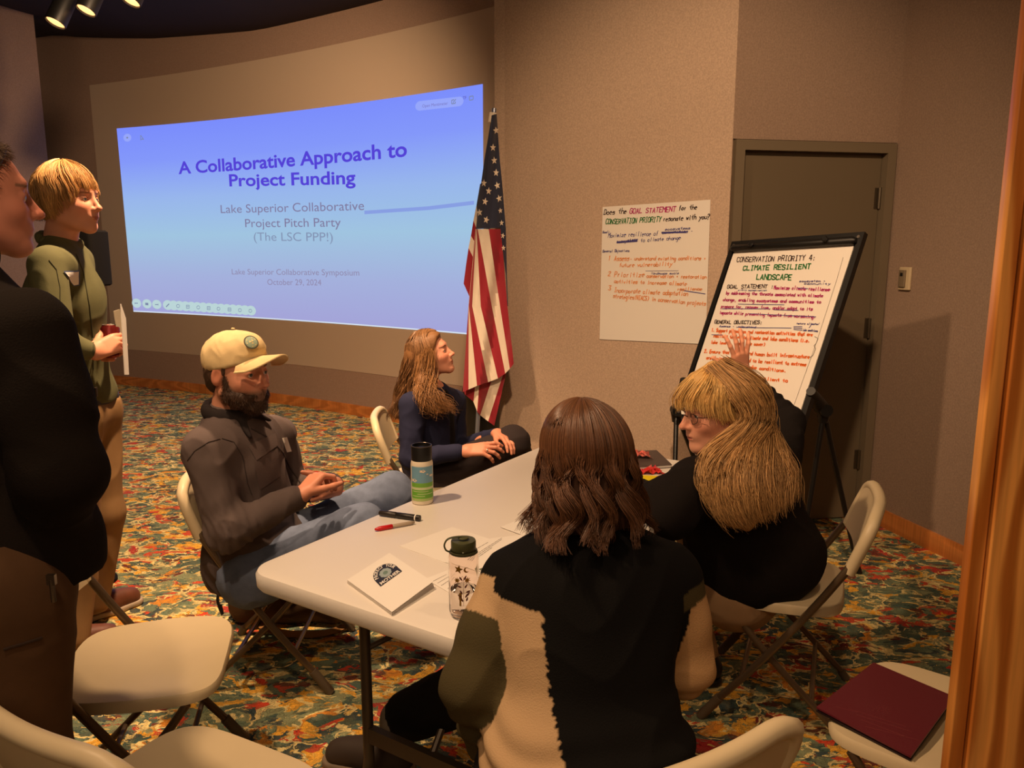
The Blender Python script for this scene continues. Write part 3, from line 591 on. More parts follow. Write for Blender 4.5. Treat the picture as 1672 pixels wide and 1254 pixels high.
# chairs in the scene
chair((-.845, 2.68), -88, 'folding chair under the bearded man in the cap')
chair((-.37, 3.62), -85, 'folding chair under the woman in the navy blazer')
chair((.90, 2.45), 67, 'folding chair under the lady with long blonde hair')
chair((-.985, 1.93), -77, 'empty folding chair between the table corner and the standing man')
chair((-.655, 1.385), -27, 'folding chair at the bottom left corner of the frame')
chair((.165, 1.31), 30, 'folding chair behind the person in the colour-block sweater, seen from its back')
chair((1.00, 1.65), 50, 'folding chair at lower right holding the burgundy folder')
# ---------------------------------------------------------------- smooth signed-distance modelling, meshed with surface nets
A_ = lambda v: np.array(v, dtype=np.float64)
def rot_cols(f, u):
    f = A_(f); f = f/np.linalg.norm(f); u = A_(u); u = u-f*(u@f); u = u/np.linalg.norm(u); l = np.cross(u, f); return np.stack([f, l, u], 1)
class SDF:
    def __init__(s): s.p = []
    def cone(s, a, b, ra, rb, k=.02, tag=0): s.p.append(('c', A_(a), A_(b), ra, rb, k, tag)); return s
    def chain(s, pts, rs, k=.02, tag=0):
        for i in range(len(pts)-1): s.cone(pts[i], pts[i+1], rs[i], rs[i+1], k, tag)
        return s
    def ell(s, c, r, R=None, k=.02, tag=0, sub=False): s.p.append(('e', A_(c), A_(r), np.eye(3) if R is None else R, sub, k, tag)); return s
    def plane(s, p, n): s.p.append(('p', A_(p), A_(n)/np.linalg.norm(n), 0, 0, 0, 0)); return s   # keeps the side the normal points away from
    def d(s, q, P):
        if q[0] == 'c':
            ab = q[2]-q[1]; t = np.clip(((P-q[1])@ab)/max(ab@ab, 1e-9), 0, 1)
            return np.linalg.norm(P-q[1]-t[..., None]*ab, axis=-1)-(q[3]+(q[4]-q[3])*t)
        if q[0] == 'e':
            X = (P-q[1])@q[3]; k0 = np.linalg.norm(X/q[2], axis=-1); k1 = np.linalg.norm(X/q[2]**2, axis=-1); return k0*(k0-1)/np.maximum(k1, 1e-9)
        return (P-q[1])@q[2]
    def bb(s, q):
        if q[0] == 'c': r = max(q[3], q[4]); return np.minimum(q[1], q[2])-r, np.maximum(q[1], q[2])+r
        e = np.sqrt(((q[3]*q[2])**2).sum(1)); return q[1]-e, q[1]+e
    def mesh(s, h, fn=None):
        B = [s.bb(q) for q in s.p if q[0] != 'p' and not (q[0] == 'e' and q[4])]
        lo = np.min([b[0] for b in B], 0)-3*h; hi = np.max([b[1] for b in B], 0)+3*h
        n = np.ceil((hi-lo)/h).astype(int)+1; V = np.full(n, 1.0, dtype=np.float64)
        for q in s.p:
            if q[0] == 'p':
                ax = [lo[i]+h*np.arange(n[i]) for i in range(3)]
                V = np.maximum(V, (ax[0][:, None, None]-q[1][0])*q[2][0]+(ax[1][None, :, None]-q[1][1])*q[2][1]+(ax[2][None, None, :]-q[1][2])*q[2][2]); continue
            a, b = s.bb(q); m = q[5]*1.1+2*h; i0 = np.clip(np.floor((a-m-lo)/h).astype(int), 0, n-1); i1 = np.clip(np.ceil((b+m-lo)/h).astype(int)+1, 1, n)
            if np.any(i1 <= i0): continue
            ax = [lo[i]+h*np.arange(i0[i], i1[i]) for i in range(3)]; P = np.stack(np.meshgrid(*ax, indexing='ij'), -1); d = s.d(q, P)
            sl_ = tuple(slice(i0[i], i1[i]) for i in range(3)); v = V[sl_]; k = max(q[5], 1e-6)
            if q[0] == 'e' and q[4]: d = -d; hh = np.maximum(k-np.abs(d-v), 0)/k; V[sl_] = np.maximum(v, d)+hh*hh*k/4
            else: hh = np.maximum(k-np.abs(d-v), 0)/k; V[sl_] = np.minimum(v, d)-hh*hh*k/4
        return nets(V, lo, h)
    def nearest(s, P):
        best = np.full(len(P), 9.); tg = np.zeros(len(P), int)
        for q in s.p:
            if q[0] == 'p' or (q[0] == 'e' and q[4]): continue
            d = s.d(q, P); m = d < best; best[m] = d[m]; tg[m] = q[6]
        return tg
CR_ = [(i, j, k) for i in (0, 1) for j in (0, 1) for k in (0, 1)]
def nets(V, lo, h):
    I = V < 0; n = np.array(V.shape)-1; cnt = np.zeros(n, int)
    g = lambda A, c: A[c[0]:c[0]+n[0], c[1]:c[1]+n[1], c[2]:c[2]+n[2]]
    for c in CR_: cnt += g(I, c)
    act = (cnt > 0) & (cnt < 8); idx = np.argwhere(act); vid = np.full(n, -1); vid[act] = np.arange(len(idx))
    acc = np.zeros((len(idx), 3)); m_ = np.zeros(len(idx)); vals = {c: g(V, c)[act] for c in CR_}
    for c in CR_:
        for ax in range(3):
            if c[ax]: continue
            d = list(c); d[ax] = 1; a, b = vals[c], vals[tuple(d)]; m = (a < 0) != (b < 0); t = np.where(m, a/np.where(m, a-b, 1), 0)
            P = np.tile(A_(c), (len(idx), 1)); P[:, ax] += t; acc[m] += P[m]; m_[m] += 1
    VV = lo+h*(idx+acc/m_[:, None]); F = []
    for ax in range(3):
        o = [slice(0, None)]*3; o2 = [slice(0, None)]*3; o[ax] = slice(0, -1); o2[ax] = slice(1, None)
        a, b = I[tuple(o)], I[tuple(o2)]; E = np.argwhere(a != b); sgn = a[tuple(E.T)]
        u, v = [(1, 2), (2, 0), (0, 1)][ax]; ok = (E[:, u] > 0) & (E[:, v] > 0) & (E[:, u] < n[u]) & (E[:, v] < n[v]); E = E[ok]; sgn = sgn[ok]
        q = []
        for du, dv in ((1, 1), (0, 1), (0, 0), (1, 0)):
            X = E.copy(); X[:, u] -= du; X[:, v] -= dv; q.append(vid[X[:, 0], X[:, 1], X[:, 2]])
        Q = np.stack(q, 1); Q[~sgn] = Q[~sgn][:, ::-1]; F.append(Q)
    F = np.concatenate(F); return VV, F[(F >= 0).all(1)]
def smooth(V, F, it=1, lam=.5):
    E = np.concatenate([F[:, [i, (i+1) % 4]] for i in range(4)]); E = np.concatenate([E, E[:, ::-1]])
    c = np.bincount(E[:, 0], minlength=len(V)).astype(float)
    for _ in range(it):
        S = np.stack([np.bincount(E[:, 0], V[E[:, 1], i], len(V)) for i in range(3)], 1)/np.maximum(c, 1)[:, None]; V = V+(S-V)*lam
    return V
def normals(V, F):
    n = np.cross(V[F[:, 2]]-V[F[:, 0]], V[F[:, 3]]-V[F[:, 1]]); N = np.zeros_like(V)
    for i in range(4): np.add.at(N, F[:, i], n)
    return N/np.maximum(np.linalg.norm(N, axis=1), 1e-12)[:, None]
def npmesh(V, F, cols=None, sm=True):
    me = bpy.data.meshes.new('m'); nv, nf = len(V), len(F); k = F.shape[1]
    me.vertices.add(nv); me.vertices.foreach_set('co', np.ascontiguousarray(V, dtype=np.float32).ravel())
    me.loops.add(nf*k); me.loops.foreach_set('vertex_index', np.ascontiguousarray(F, dtype=np.int32).ravel())
    me.polygons.add(nf); me.polygons.foreach_set('loop_start', np.arange(0, nf*k, k, dtype=np.int32))
    me.update(calc_edges=True); me.validate()
    if sm: me.polygons.foreach_set('use_smooth', [True]*len(me.polygons))
    if cols is not None:
        a = me.color_attributes.new('Col', 'FLOAT_COLOR', 'POINT'); C = np.ones((nv, 4), np.float32); C[:, :3] = cols; a.data.foreach_set('color', C.ravel())
    return me
def wav(P, f, seed=0):
    r = np.random.RandomState(seed); o = np.zeros(len(P)); Q = P*f; W_ = Q+.6*np.sin(Q[:, [1, 2, 0]]*1.3+seed)
    for i in range(5): d = r.normal(size=3); d /= np.linalg.norm(d); o += np.sin(W_@d*(1+.35*i)+r.uniform(0, 6.28))
    return o/5
def lc(*c): return A_(L(*c)[:3])
def addmesh(name, V, F, mt, root, cols=None, parent=None):
    V = V-A_(root.location); return link(name, npmesh(V, F, cols), mt, parent or root)
def sdfobj(name, S, h, mt, root, colf=None, disp=None, it=1, parent=None):
    V, F = S.mesh(h); V = smooth(V, F, it)
    if disp is not None: N = normals(V, F); V = V+N*disp(V, N)[:, None]
    return addmesh(name, V, F, mt, root, colf(V) if colf else None, parent)
def folds(amp, f=28, seed=1, along=None, f2=2.2):
    """cloth creases: ridged, stretched noise"""
    def g(V, N):
        P = V.copy()
        if along is not None: a = A_(along)/np.linalg.norm(along); P = P+(P@a)[:, None]*a*(f2-1)
        w = wav(P, f, seed); return amp*(1-2*np.abs(w)**.7)+amp*.5*wav(V, f*.4, seed+3)
    return g
# ---- hands
def hand(S, Wp, D, N, T, curls, spread=(-6, -2, 3, 9), sc=1.0, thumb=None, k=.006, tcurl=(0, 15, 20)):
    """Wp wrist, D finger direction, N palm normal, T thumb side (unit), curls: per finger (a, b, c) degrees towards the palm"""
    Wp, D, N, T = A_(Wp), A_(D), A_(N), A_(T); D = D/np.linalg.norm(D); N = N-D*(N@D); N /= np.linalg.norm(N); T = T-D*(T@D)-N*(T@N); T /= np.linalg.norm(T)
    for x, l, r in ((.026, .083, .0125), (.009, .088, .013), (-.009, .085, .0125), (-.026, .076, .0115)):
        S.cone(Wp+(T*x*.7)*sc, Wp+(D*l*.93+T*x)*sc, (r+.003)*sc, r*sc, .012*sc)
    for i, (x, l, L0) in enumerate(((.028, .086, .92), (.0095, .091, 1.0), (-.0095, .088, .94), (-.028, .079, .76))):
        p = Wp+(D*l+T*x)*sc; a = 0; sp_ = math.radians(spread[i])*-1; d0 = D*math.cos(sp_)+T*math.sin(sp_)*1.0
        for j, (seg, r0, r1) in enumerate(((.043, .0098, .0088), (.027, .0086, .0080), (.022, .0079, .0066))):
            a += math.radians(curls[i][j]); d = d0*math.cos(a)+N*math.sin(a); q = p+d*seg*L0*sc; S.cone(p, q, r0*sc, r1*sc, .004*sc); p = q
    th_ = thumb if thumb is not None else (.62, .72, .28)
    p = Wp+(D*.022+T*.026+N*.006)*sc; d0 = D*th_[0]+T*th_[1]+N*th_[2]; d0 /= np.linalg.norm(d0); a = 0
    for j, (seg, r0, r1) in enumerate(((.042, .0145, .0115), (.033, .0112, .0098), (.026, .0098, .0078))):
        a += math.radians(tcurl[j]); d = d0*math.cos(a)+(D*.9+N*.3)*math.sin(a); d /= np.linalg.norm(d); q = p+d*seg*sc; S.cone(p, q, r0*sc, r1*sc, .006*sc); p = q
    return S
# ---- head in local axes (forward, left, up), origin between the ears
def head_sdf(neck_local, sex='m', jaw=1.0, nose=1.0, brow=1.0):
    S = SDF()
    S.ell((-.012, 0, .030), (.098, .075, .088), k=.02)
    S.ell((.022, 0, -.018), (.070, .062, .085), k=.03)
    S.ell((.045, 0, -.045), (.048, .047, .058), k=.025)
    for s in (-1, 1):
        S.cone((.0, s*.054*jaw, -.058), (.068, s*.016*jaw, -.098), .016, .014, .032)
        S.ell((.055, s*.037, -.026), (.026, .022, .020), k=.025)
    S.ell((.076, 0, -.098), (.020*jaw, .021*jaw, .017), k=.02)
    S.cone((.080, -.026, .027), (.080, .026, .027), .012*brow, .012*brow, .018)
    for s in (-1, 1): S.ell((.099, s*.031, .004), (.017, .019, .013), k=.016, sub=True)
    S.cone((.089, 0, .012), (.106+.004*nose, 0, -.026), .0068, .0095*nose, .010)
    S.ell((.108+.005*nose, 0, -.030), (.0105*nose, .0105*nose, .0095), k=.006)
    for s in (-1, 1): S.ell((.099, s*.0125, -.034), (.0105, .0072, .0078), k=.006)
    S.ell((.080, 0, -.058), (.018, .026, .018), k=.018)
    S.ell((.0945, 0, -.0605), (.0075, .020, .0042), k=.005, tag=1); S.ell((.0925, 0, -.0690), (.0075, .017, .0048), k=.005, tag=1)
    S.ell((.1015, 0, -.0655), (.008, .020, .0012), k=.002, sub=True)
    for s in (-1, 1):
        S.ell((.074, s*.031, .0035), (.0158, .0165, .0115), k=.005, tag=2)
        S.ell((.0875, s*.031, .0005), (.0075, .0135, .0042), k=.003, sub=True)
        R = rot_cols((.96, s*-.25, -.25), (.25, 0, .97))
        S.ell((-.008, s*.0765, -.006), (.019, .0075, .032), R, k=.006, tag=3); S.ell((-.004, s*.085, -.002), (.0105, .006, .018), R, k=.005, sub=True)
    S.cone((-.022, 0, -.055), neck_local, .054 if sex == 'm' else .047, .058 if sex == 'm' else .049, .03)
    return S
def skincol(base, lip, P, S, brow=None, beard=None, browc=(70,45,30)):
    C = np.tile(lc(*base), (len(P), 1)); t = S.nearest(P); dl = np.min([S.d(q, P) for q in S.p if q[0] == 'e' and q[6] == 1], 0); C[dl < .0009] = lc(*lip)*.5+lc(*base)*A_((.9,.72,.68))*.5; C[t == 3] *= A_((1.0, .86, .82))
    C *= (1+.05*wav(P, 60, 4))[:, None]
    cheek = np.exp(-(((P[:, 0]-.075)/.03)**2+((np.abs(P[:, 1])-.042)/.022)**2+((P[:, 2]+.03)/.025)**2)); C = C*(1-cheek[:, None]*A_((0, .16, .18)))
    nz = np.exp(-(((P[:, 0]-.112)/.018)**2+(P[:, 1]/.018)**2+((P[:, 2]+.030)/.018)**2)); C = C*(1-nz[:, None]*A_((0, .18, .2)))
    if brow is not None:
        m = (P[:, 0] > .06) & (np.abs(P[:, 1]) > .012) & (np.abs(P[:, 1]) < .052) & (np.abs(P[:, 2]-(.0235+.05*(.03-np.abs(np.abs(P[:, 1])-.03)))) < brow); C[m] = lc(*browc)*.75+C[m]*.25
    if beard is not None:
        m = beard(P); C = C*(1-m[:, None])+lc(120,92,78)*m[:, None]
    return C
# ---- strands
def strands(name, paths, rad, cols, mt, root, parent=None):
    """paths (N, M, 3) world; triangular tapering tubes"""
    N_, M_, _ = paths.shape; T = np.gradient(paths, axis=1); T /= np.maximum(np.linalg.norm(T, axis=2, keepdims=True), 1e-9)
    up = np.tile(A_((.3, .5, .81)), (N_, M_, 1)); a = np.cross(T, up); a /= np.maximum(np.linalg.norm(a, axis=2, keepdims=True), 1e-9); b = np.cross(T, a)
    t = np.linspace(0, 1, M_); r = (rad*(1-.75*t**3)) if np.ndim(rad) == 0 else rad[:, None]*(1-.75*t**3)[None]
    r = np.broadcast_to(r, (N_, M_))[..., None]
    V = np.stack([paths+r*(math.cos(q)*a+math.sin(q)*b) for q in (0, 2.094, 4.189)], 2).reshape(-1, 3)
    i = np.arange(N_)[:, None, None]; j = np.arange(M_-1)[None, :, None]; k = np.arange(3)[None, None, :]; k2 = (k+1) % 3; B = (i*M_+j)*3
    F = np.stack([B+k, B+k2, B+3+k2, B+3+k], -1).reshape(-1, 4); C = np.repeat(cols, M_*3, axis=0)
    return addmesh(name, V, F, mt, root, C, parent)
def hairmat(name, rough=.42): return mat(name, (128,128,128), rough, attr='Col', spec=.45)
def long_hair(O, R, sc, n, M_, lenf, down, out, curl, colf, part=.0, bang=None, seed=3, thick=1.1, back_dir=None, layers=(1.02, 1.16), fall_gather=0.0, facelimit=58, wave=(.010, 9)):
    """strands from a parting over the skull ellipsoid, then falling; returns world paths, colours"""
    r = np.random.RandomState(seed); paths = np.zeros((n, M_, 3)); cols = np.zeros((n, 3)); down = A_(down)/np.linalg.norm(down)
    for i in range(n):
        th = r.uniform(-180, 180); side = 1 if th >= 0 else -1; ab = abs(th)
        isb = bang is not None and ab < facelimit
        th2 = ab if ab >= facelimit or isb else facelimit+(facelimit-ab)*.12*r.rand()
        lay = r.uniform(*layers); a, b_, c = .100*lay, .079*lay, .094*lay; Ln = lenf(th2)*r.uniform(.86, 1.05)
        if isb: Ln = bang*r.uniform(.75, 1.1)
        cl = wav(A_([[math.floor(th/7)*1.7, lay*3, 0]]), 3, seed)[0]; ph = r.uniform(0, .8)+cl*5; ph2 = math.floor(th/9)*2.1
        pf = .070-.12*ab/180*1.1; p0 = A_((pf, side*.004+part, .030+c*math.sqrt(max(0, 1-((pf+.012)/a)**2)))); arc = .15; Pl = []
        t0 = math.radians(th2)*side; last = None; s = 0; tot = arc+Ln
        for j in range(M_):
            s = tot*j/(M_-1)
            if s < arc:
                q = s/arc; phi = math.radians(8+82*q**.9); az = t0*(1) ; e = A_((a*math.sin(phi)*math.cos(az)-.010, b_*math.sin(phi)*math.sin(az)+part*(1-q), .028+c*math.cos(phi)))
                if not isb: pass
                w0 = max(0, 1-q*2.2); e = e*(1-w0)+(p0*w0+e*0); P = R@(e*sc)+O; last = P; dirv = R@A_((math.cos(az), math.sin(az), 0)); dirv = dirv-down*(dirv@down)
            else:
                d = (s-arc)*sc; P = last+down*d+dirv*(out*d*(1 if d < .1 else 1)+.0) ; q = d/max(Ln, .01)
                if back_dir is not None: P = P+A_(back_dir)*d
                w_ = wave[0]*min(1, d/.08); tn = np.cross(down, dirv); P = P+tn*w_*math.sin(wave[1]*d*6.28+ph2+ph*.35)+dirv*w_*.8*math.cos(wave[1]*d*6.28+ph2+ph*.35)
                P = P+curl*q*q*(dirv*math.sin(ph*1.7)*.03+tn*math.cos(ph*1.3)*.03)
            Pl.append(P)
        paths[i] = Pl; cols[i] = colf(r, cl, th2)
    return paths, cols
M['skin'] = mat('skin', (200,150,120), .48, attr='Col', spec=.35, bump=.05, bscale=300)
M['hair'] = hairmat('hair_strands'); M['hairv'] = mat('hair_mass', (100,80,60), .6, attr='Col', bump=.6, bscale=120)
M['cloth'] = mat('dyed_cloth', (128,128,128), .88, attr='Col', bump=.25, bscale=420, spec=.2, var=.06, vscale=18)
M['knit'] = mat('knitted_cloth', (128,128,128), .95, attr='Col', bump=.5, bscale=340, spec=.1, bdist=.002)
M['denim'] = mat('denim', (128,128,128), .9, attr='Col', bump=.35, bscale=500, spec=.2, var=.16, vscale=26)
M['eyew'] = mat('eye_white', (226,214,204), .2); M['iris'] = mat('eye_iris', (52,58,62), .15)
M['leather'] = mat('shoe_leather', (104,60,42), .5, bump=.3, bscale=60, var=.15, vscale=20); M['sole'] = mat('shoe_sole', (176,158,138), .7)
M['glass'] = mat('clear_lens', (255,255,255), .02, trans=1, ior=1.02)
def solid(c): k = lc(*c); return lambda V: np.tile(k, (len(V), 1))
SKIN = (212,160,134)
class Person:
    def __init__(s, label, base, group=None):
        s.root = thing('person', label, 'person', loc=tuple(base)); s.base = A_(base)
    def head(s, O, F, U, sc, neck, sex='m', skin=SKIN, lip=(178,106,92), brow=.004, beard=None, browc=(80,52,34), **kw):
        s.O, s.R, s.sc = A_(O), rot_cols(F, U), sc; nl = s.R.T@(A_(neck)-s.O)/sc; S = head_sdf(nl, sex, **kw); V, F_ = S.mesh(.0034); V = smooth(V, F_, 1, .4)
        C = skincol(skin, lip, V, S, brow, beard, browc); s.hV, s.hF, s.hC = V@(s.R.T)*sc+s.O, F_, C; s.skin = skin
        for sd in (-1, 1):
            c = s.w((.0735, sd*.031, .0015)); mb = MB()
            e = s.R@A_((1, sd*.12, 0)); Q = Vector(e).to_track_quat('Z', 'Y').to_matrix().to_4x4(); rr_ = .0138*sc
            prof = [(math.sin(t)*rr_, math.cos(t)*rr_) for t in np.linspace(math.pi, 0, 13)]
            mb.lathe(prof, n=16, T=Matrix.Translation(Vector(c)-Vector(s.base))@Q)
            o = mb.build('eye', M['eyew'], s.root)
            mb = MB(); mb.lathe([(math.sin(t)*rr_*1.02, math.cos(t)*rr_*1.02) for t in (.42, .3, .15, .0)], n=16, T=Matrix.Translation(Vector(c)-Vector(s.base))@Q); mb.build('iris', M['iris'], o)
    def w(s, p): return s.R@(A_(p)*s.sc)+s.O
    def body(s, S, h=.006, fine=None):
        """coarse skin body, fine hands, the head - joined as one mesh"""
        Vs, Fs, Cs = [s.hV], [s.hF], [s.hC]; base = len(s.hV)
        for X, hh in ([(S, h)] if S else [])+([(f, .0026) for f in (fine or [])]):
            V, F = X.mesh(hh); V = smooth(V, F, 1, .4); Vs.append(V); Fs.append(F+base); base += len(V)
            Cs.append(np.tile(lc(*s.skin)*A_((1, .92, .88)), (len(V), 1))*(1+.06*wav(V, 45, 2))[:, None])
        return addmesh('body', np.concatenate(Vs), np.concatenate(Fs), M['skin'], s.root, np.concatenate(Cs))
def torso(S, pel, neck, shl, shr, face, w=.15, d=.11, belly=0.0, k=.06):
    pel, neck, shl, shr = map(A_, (pel, neck, shl, shr)); up = neck-pel; H = np.linalg.norm(up); R = rot_cols(face, up); l = (shl-shr)/2; mid = (shl+shr)/2
    S.ell(pel+up*.10, (d+.02, w+.015, .13), R, k); S.ell(pel+up*.38+R[:, 0]*belly*.5, (d+.005+belly, w-.005, .17), R, k)
    S.ell(pel+up*.68, (d+.01, w+.012, .17), R, k); g = min(1.1, max(w, .05)/.155); S.cone(mid+l*.72, mid-l*.72, .072*g**1.4, .072*g**1.4, k); S.cone(neck+up*.02, mid+l*.6-up/H*.005, .050*g, .06*g, k); S.cone(neck+up*.02, mid-l*.6-up/H*.005, .050*g, .06*g, k)
    return R
def sl(e, w_, d=.03): v = w_-e; return w_-v/np.linalg.norm(v)*d
def necksub(S, neck, r=.064, up=.074): S.ell(A_(neck)+A_((0, 0, up)), (r, r, .085), k=.008, sub=True)
def shoe(name, root, heel, toe, colm, solem, sc=1.0, up=(0, 0, 1)):
    heel, toe = A_(heel), A_(toe); d = toe-heel; Ls = np.linalg.norm(d); d /= Ls; R = rot_cols(d, up); f = lambda a, b, c: heel+R@A_((a*Ls, b*sc, c*sc))
    S = SDF(); S.cone(f(.12, 0, .055), f(.45, 0, .05), .042*sc, .045*sc, .02); S.cone(f(.45, 0, .047), f(.85, 0, .038), .045*sc, .036*sc, .02); S.cone(f(.12, 0, .06), f(.2, 0, .10), .04*sc, .037*sc, .02); S.ell(f(.55, 0, .06), (.09*sc, .035*sc, .03*sc), R, .02)
    S.plane(f(0, 0, .02), R@A_((0, 0, -1))); o = sdfobj(name, S, .006, colm, root)
    S = SDF(); S.cone(f(.1, 0, .012), f(.5, 0, .012), .042*sc, .048*sc, .02); S.cone(f(.5, 0, .012), f(.88, 0, .012), .048*sc, .040*sc, .02); S.plane(f(0, 0, .026), R@A_((0, 0, 1))); S.plane(f(0, 0, .001), R@A_((0, 0, -1))); sdfobj('sole', S, .006, solem, root, parent=o)
    mb = MB()
    for q in (.42, .5, .58, .66):
        P = [Vector(f(q, y, .088-.028*(q-.42)/.24*1.2-abs(y)*.35)-A_(root.location)) for y in (-.022, 0, .022)]; mb.tube(P, .0028*sc, 6)
    o2 = mb.build('lace', mat('shoelace', (150,128,84), .8), o); return o
V3 = lambda v: A_(tuple(v))
def P_(px, py, Y): return V3(at(px, py, Y))
# ================================================================ bearded man in the cap
def man_cap():
    p = Person('seated bearded man in a beige cap and charcoal overshirt, hands clasped', (-.92, 2.6, 0)); r = p.root
    O = P_(387, 606, 2.52); neck = P_(374, 684, 2.54); F = A_((.90, -.40, -.04)); U = A_((-.02, 0, 1))
    beard = lambda P: 1/(1+np.exp(-((-.050-P[:, 2])+np.clip(.05-P[:, 0], 0, .04)*.9)/.003))*(P[:, 0] > .008)
    p.head(O, F, U, 1.06, neck, 'm', skin=(206,144,118), lip=(150,84,72), brow=.0048, beard=beard, browc=(60,40,28), nose=1.08)
    pel = P_(418, 905, 2.60); shr = P_(334, 735, 2.40); shl = P_(452, 712, 2.78); face = A_((.95, -.26, .1))
    elr = P_(372, 868, 2.34); wrr = P_(492, 808, 2.42); ell_ = P_(478, 800, 2.82); wrl = P_(548, 792, 2.66)
    S = SDF(); torso(S, pel, neck, shl, shr, face, .135, .10); S.chain([shr, elr, wrr], [.045, .038, .028]); S.chain([shl, ell_, wrl], [.045, .038, .028])
    hr = SDF(); hl = SDF(); hd = P_(526, 768, 2.50)
    hand(hr, wrr, hd-wrr, (.55, .75, .15), (.2, .1, 1), ((50, 55, 30), (54, 58, 30), (56, 58, 30), (58, 60, 30)), sc=1.02, thumb=(.75, .35, .45)); hr.cone(wrr-(wrr-elr)*.12, wrr, .027, .026)
    hand(hl, wrl+A_((.01, -.02, .0)), (-.55, -.72, .12), (-.6, .1, -.2), (.1, -.1, 1), ((62, 60, 30), (66, 62, 30), (66, 62, 30), (66, 60, 30)), sc=1.0, thumb=(.7, .5, .3)); hl.cone(wrl-(wrl-ell_)*.15, wrl, .027, .026)
    p.body(S, .009, [hr, hl])
    # hair under the cap, beard
    S = SDF(); S.ell(p.w((-.03, 0, .0)), A_((.078, .080, .078))*1.04, p.R, .01); S.ell(p.w((-.05, 0, -.04)), A_((.05, .062, .045)), p.R, .02); S.plane(p.w((.012, 0, 0)), p.R@A_((1, 0, -.25)))
    for s in (-1, 1): S.cone(p.w((.020, s*.070, .032)), p.w((.014, s*.072, .004)), .009, .007, .01)
    sdfobj('hair', S, .005, M['hairv'], r, solid((66,46,34)), lambda V, N: .004*wav(V, 130, 3))
    S = SDF(); S.ell(p.w((.073, 0, -.098)), A_((.030, .030, .026)), p.R, .02)
    for s in (-1, 1): S.cone(p.w((.014, s*.066, .012)), p.w((.018, s*.059, -.066)), .0075, .016, .02); S.cone(p.w((.016, s*.054, -.068)), p.w((.072, s*.019, -.099)), .018, .020, .02); S.cone(p.w((.092, s*.004, -.051)), p.w((.082, s*.030, -.068)), .0072, .009, .012)
    [S.ell(p.w((.044, s*.046, -.070)), A_((.036, .019, .026)), p.R, .02) for s in (-1, 1)]; S.ell(p.w((.110, 0, -.066)), A_((.02, .022, .0065)), p.R, .006, sub=True)
    b = sdfobj('beard', S, .004, M['hairv'], r, solid((62,42,30)), lambda V, N: .0018*wav(V, 180, 5))
    rr = np.random.RandomState(5); pts = []
    me = b.data; co = np.empty(len(me.vertices)*3); me.vertices.foreach_get('co', co); co = co.reshape(-1, 3)+A_(r.location); no = np.empty(len(me.vertices)*3); me.vertices.foreach_get('normal', no); no = no.reshape(-1, 3)
    NB = min(len(co), 2600); ix = rr.choice(len(co), NB); base = co[ix]; dn = A_((.1, 0, -1)); pa = np.stack([base+(no[ix]*.5+dn*.6+rr.normal(size=(NB, 3))*.25)*t for t in (-.003, .003, .007, .010)], 1)
    strands('beard_hairs', pa, .0007, np.tile(lc(80,54,38), (NB, 1))*rr.uniform(.5, 1.5, (NB, 1)), M['hair'], r, b)
    # cap
    S = SDF(); S.ell(p.w((-.010, 0, .040)), A_((.110, .088, .090))*1.03, p.R, .01); S.ell(p.w((.045, 0, .080)), A_((.050, .054, .044)), p.R, .03); S.plane(p.w((0, 0, .016)), p.R@A_((.26, 0, -1)))
    cm = mat('cap_cotton', (222,196,146), .9, bump=.3, bscale=500, var=.07, vscale=30); cap = sdfobj('cap', S, .005, cm, r, None, folds(.0018, 60, 4))
    def bill(u, v):
        a = (u-.5)*2; ex_ = .062*(1-a*a)**.42; q = A_((.092*math.cos(a*.92)+.010+ex_*v*1.25, .090*math.sin(a*.98)*(1+.08*v), .056-.026*abs(a)**1.6*(1+1.1*v)+.012*v)); return q
    mb = MB(); f = lambda u, v, dz: Vector(p.w(bill(u, v)+A_((0, 0, dz)))-A_(r.location))
    mb.grid(lambda u, v: f(u, v, .003), 24, 6); mb.grid(lambda u, v: f(1-u, v, -.002), 24, 6); mb.grid(lambda u, v: f(u, 1, .003-.005*(1-v)).lerp(f(u, 1, .003), 0), 24, 1)
    mb.tube([f(i/24, 1, .0005) for i in range(25)], .0032, 6); mb.build('cap_bill', cm, cap)
    mb = MB(); mb.lathe([(0, .004), (.005, .003), (.0065, 0)], n=12, T=Matrix.Translation(Vector(p.w((-.010, 0, .1325)))-r.location)@Matrix(p.R.tolist()).to_4x4()); mb.build('cap_button', cm, cap)
    for rad, cc, nm, off in ((.024, (84,84,72), 'cap_patch', .0005), (.020, (150,170,150), 'cap_patch_field', .0022)):
        ctr = p.w((.088, -.030, .102)); nrm = p.R@A_((.76, -.36, .54)); Q = Vector(nrm).to_track_quat('Z', 'Y').to_matrix().to_4x4()
        mb = MB(); mb.lathe([(0, off+.004), (rad*.6, off+.003), (rad, off)], n=24, T=Matrix.Translation(Vector(ctr)-r.location)@Q); mb.build(nm, mat(nm, cc, .8), cap)
    mb = MB()
    for k in range(3):
        a = 2.1*k+.4; T = Matrix.Translation(Vector(ctr)-r.location)@Q
        mb.add([T@Vector((0, 0, .0072)), T@Vector((.018*math.cos(a), .018*math.sin(a), .0038)), T@Vector((.018*math.cos(a+1), .018*math.sin(a+1), .0038))], [(0, 1, 2)])
    mb.build('cap_patch_wedge', mat('patch_cream', (224,206,150), .8), cap, smooth=False)
    # overshirt
    S = SDF(); R = torso(S, pel, neck, shl, shr, face, .155, .125, .015, .06); S.chain([shr, elr, sl(elr, wrr)], [.070, .060, .042], .035); S.chain([shl, ell_, sl(ell_, wrl)], [.068, .056, .042], .035)
    S.cone(pel+A_((-.03, 0, -.02)), pel+A_((.06, 0, -.02)), .155, .14, .05); d = (wrr-elr); S.plane(pel+A_((0, 0, -.10)), (0, 0, -1))
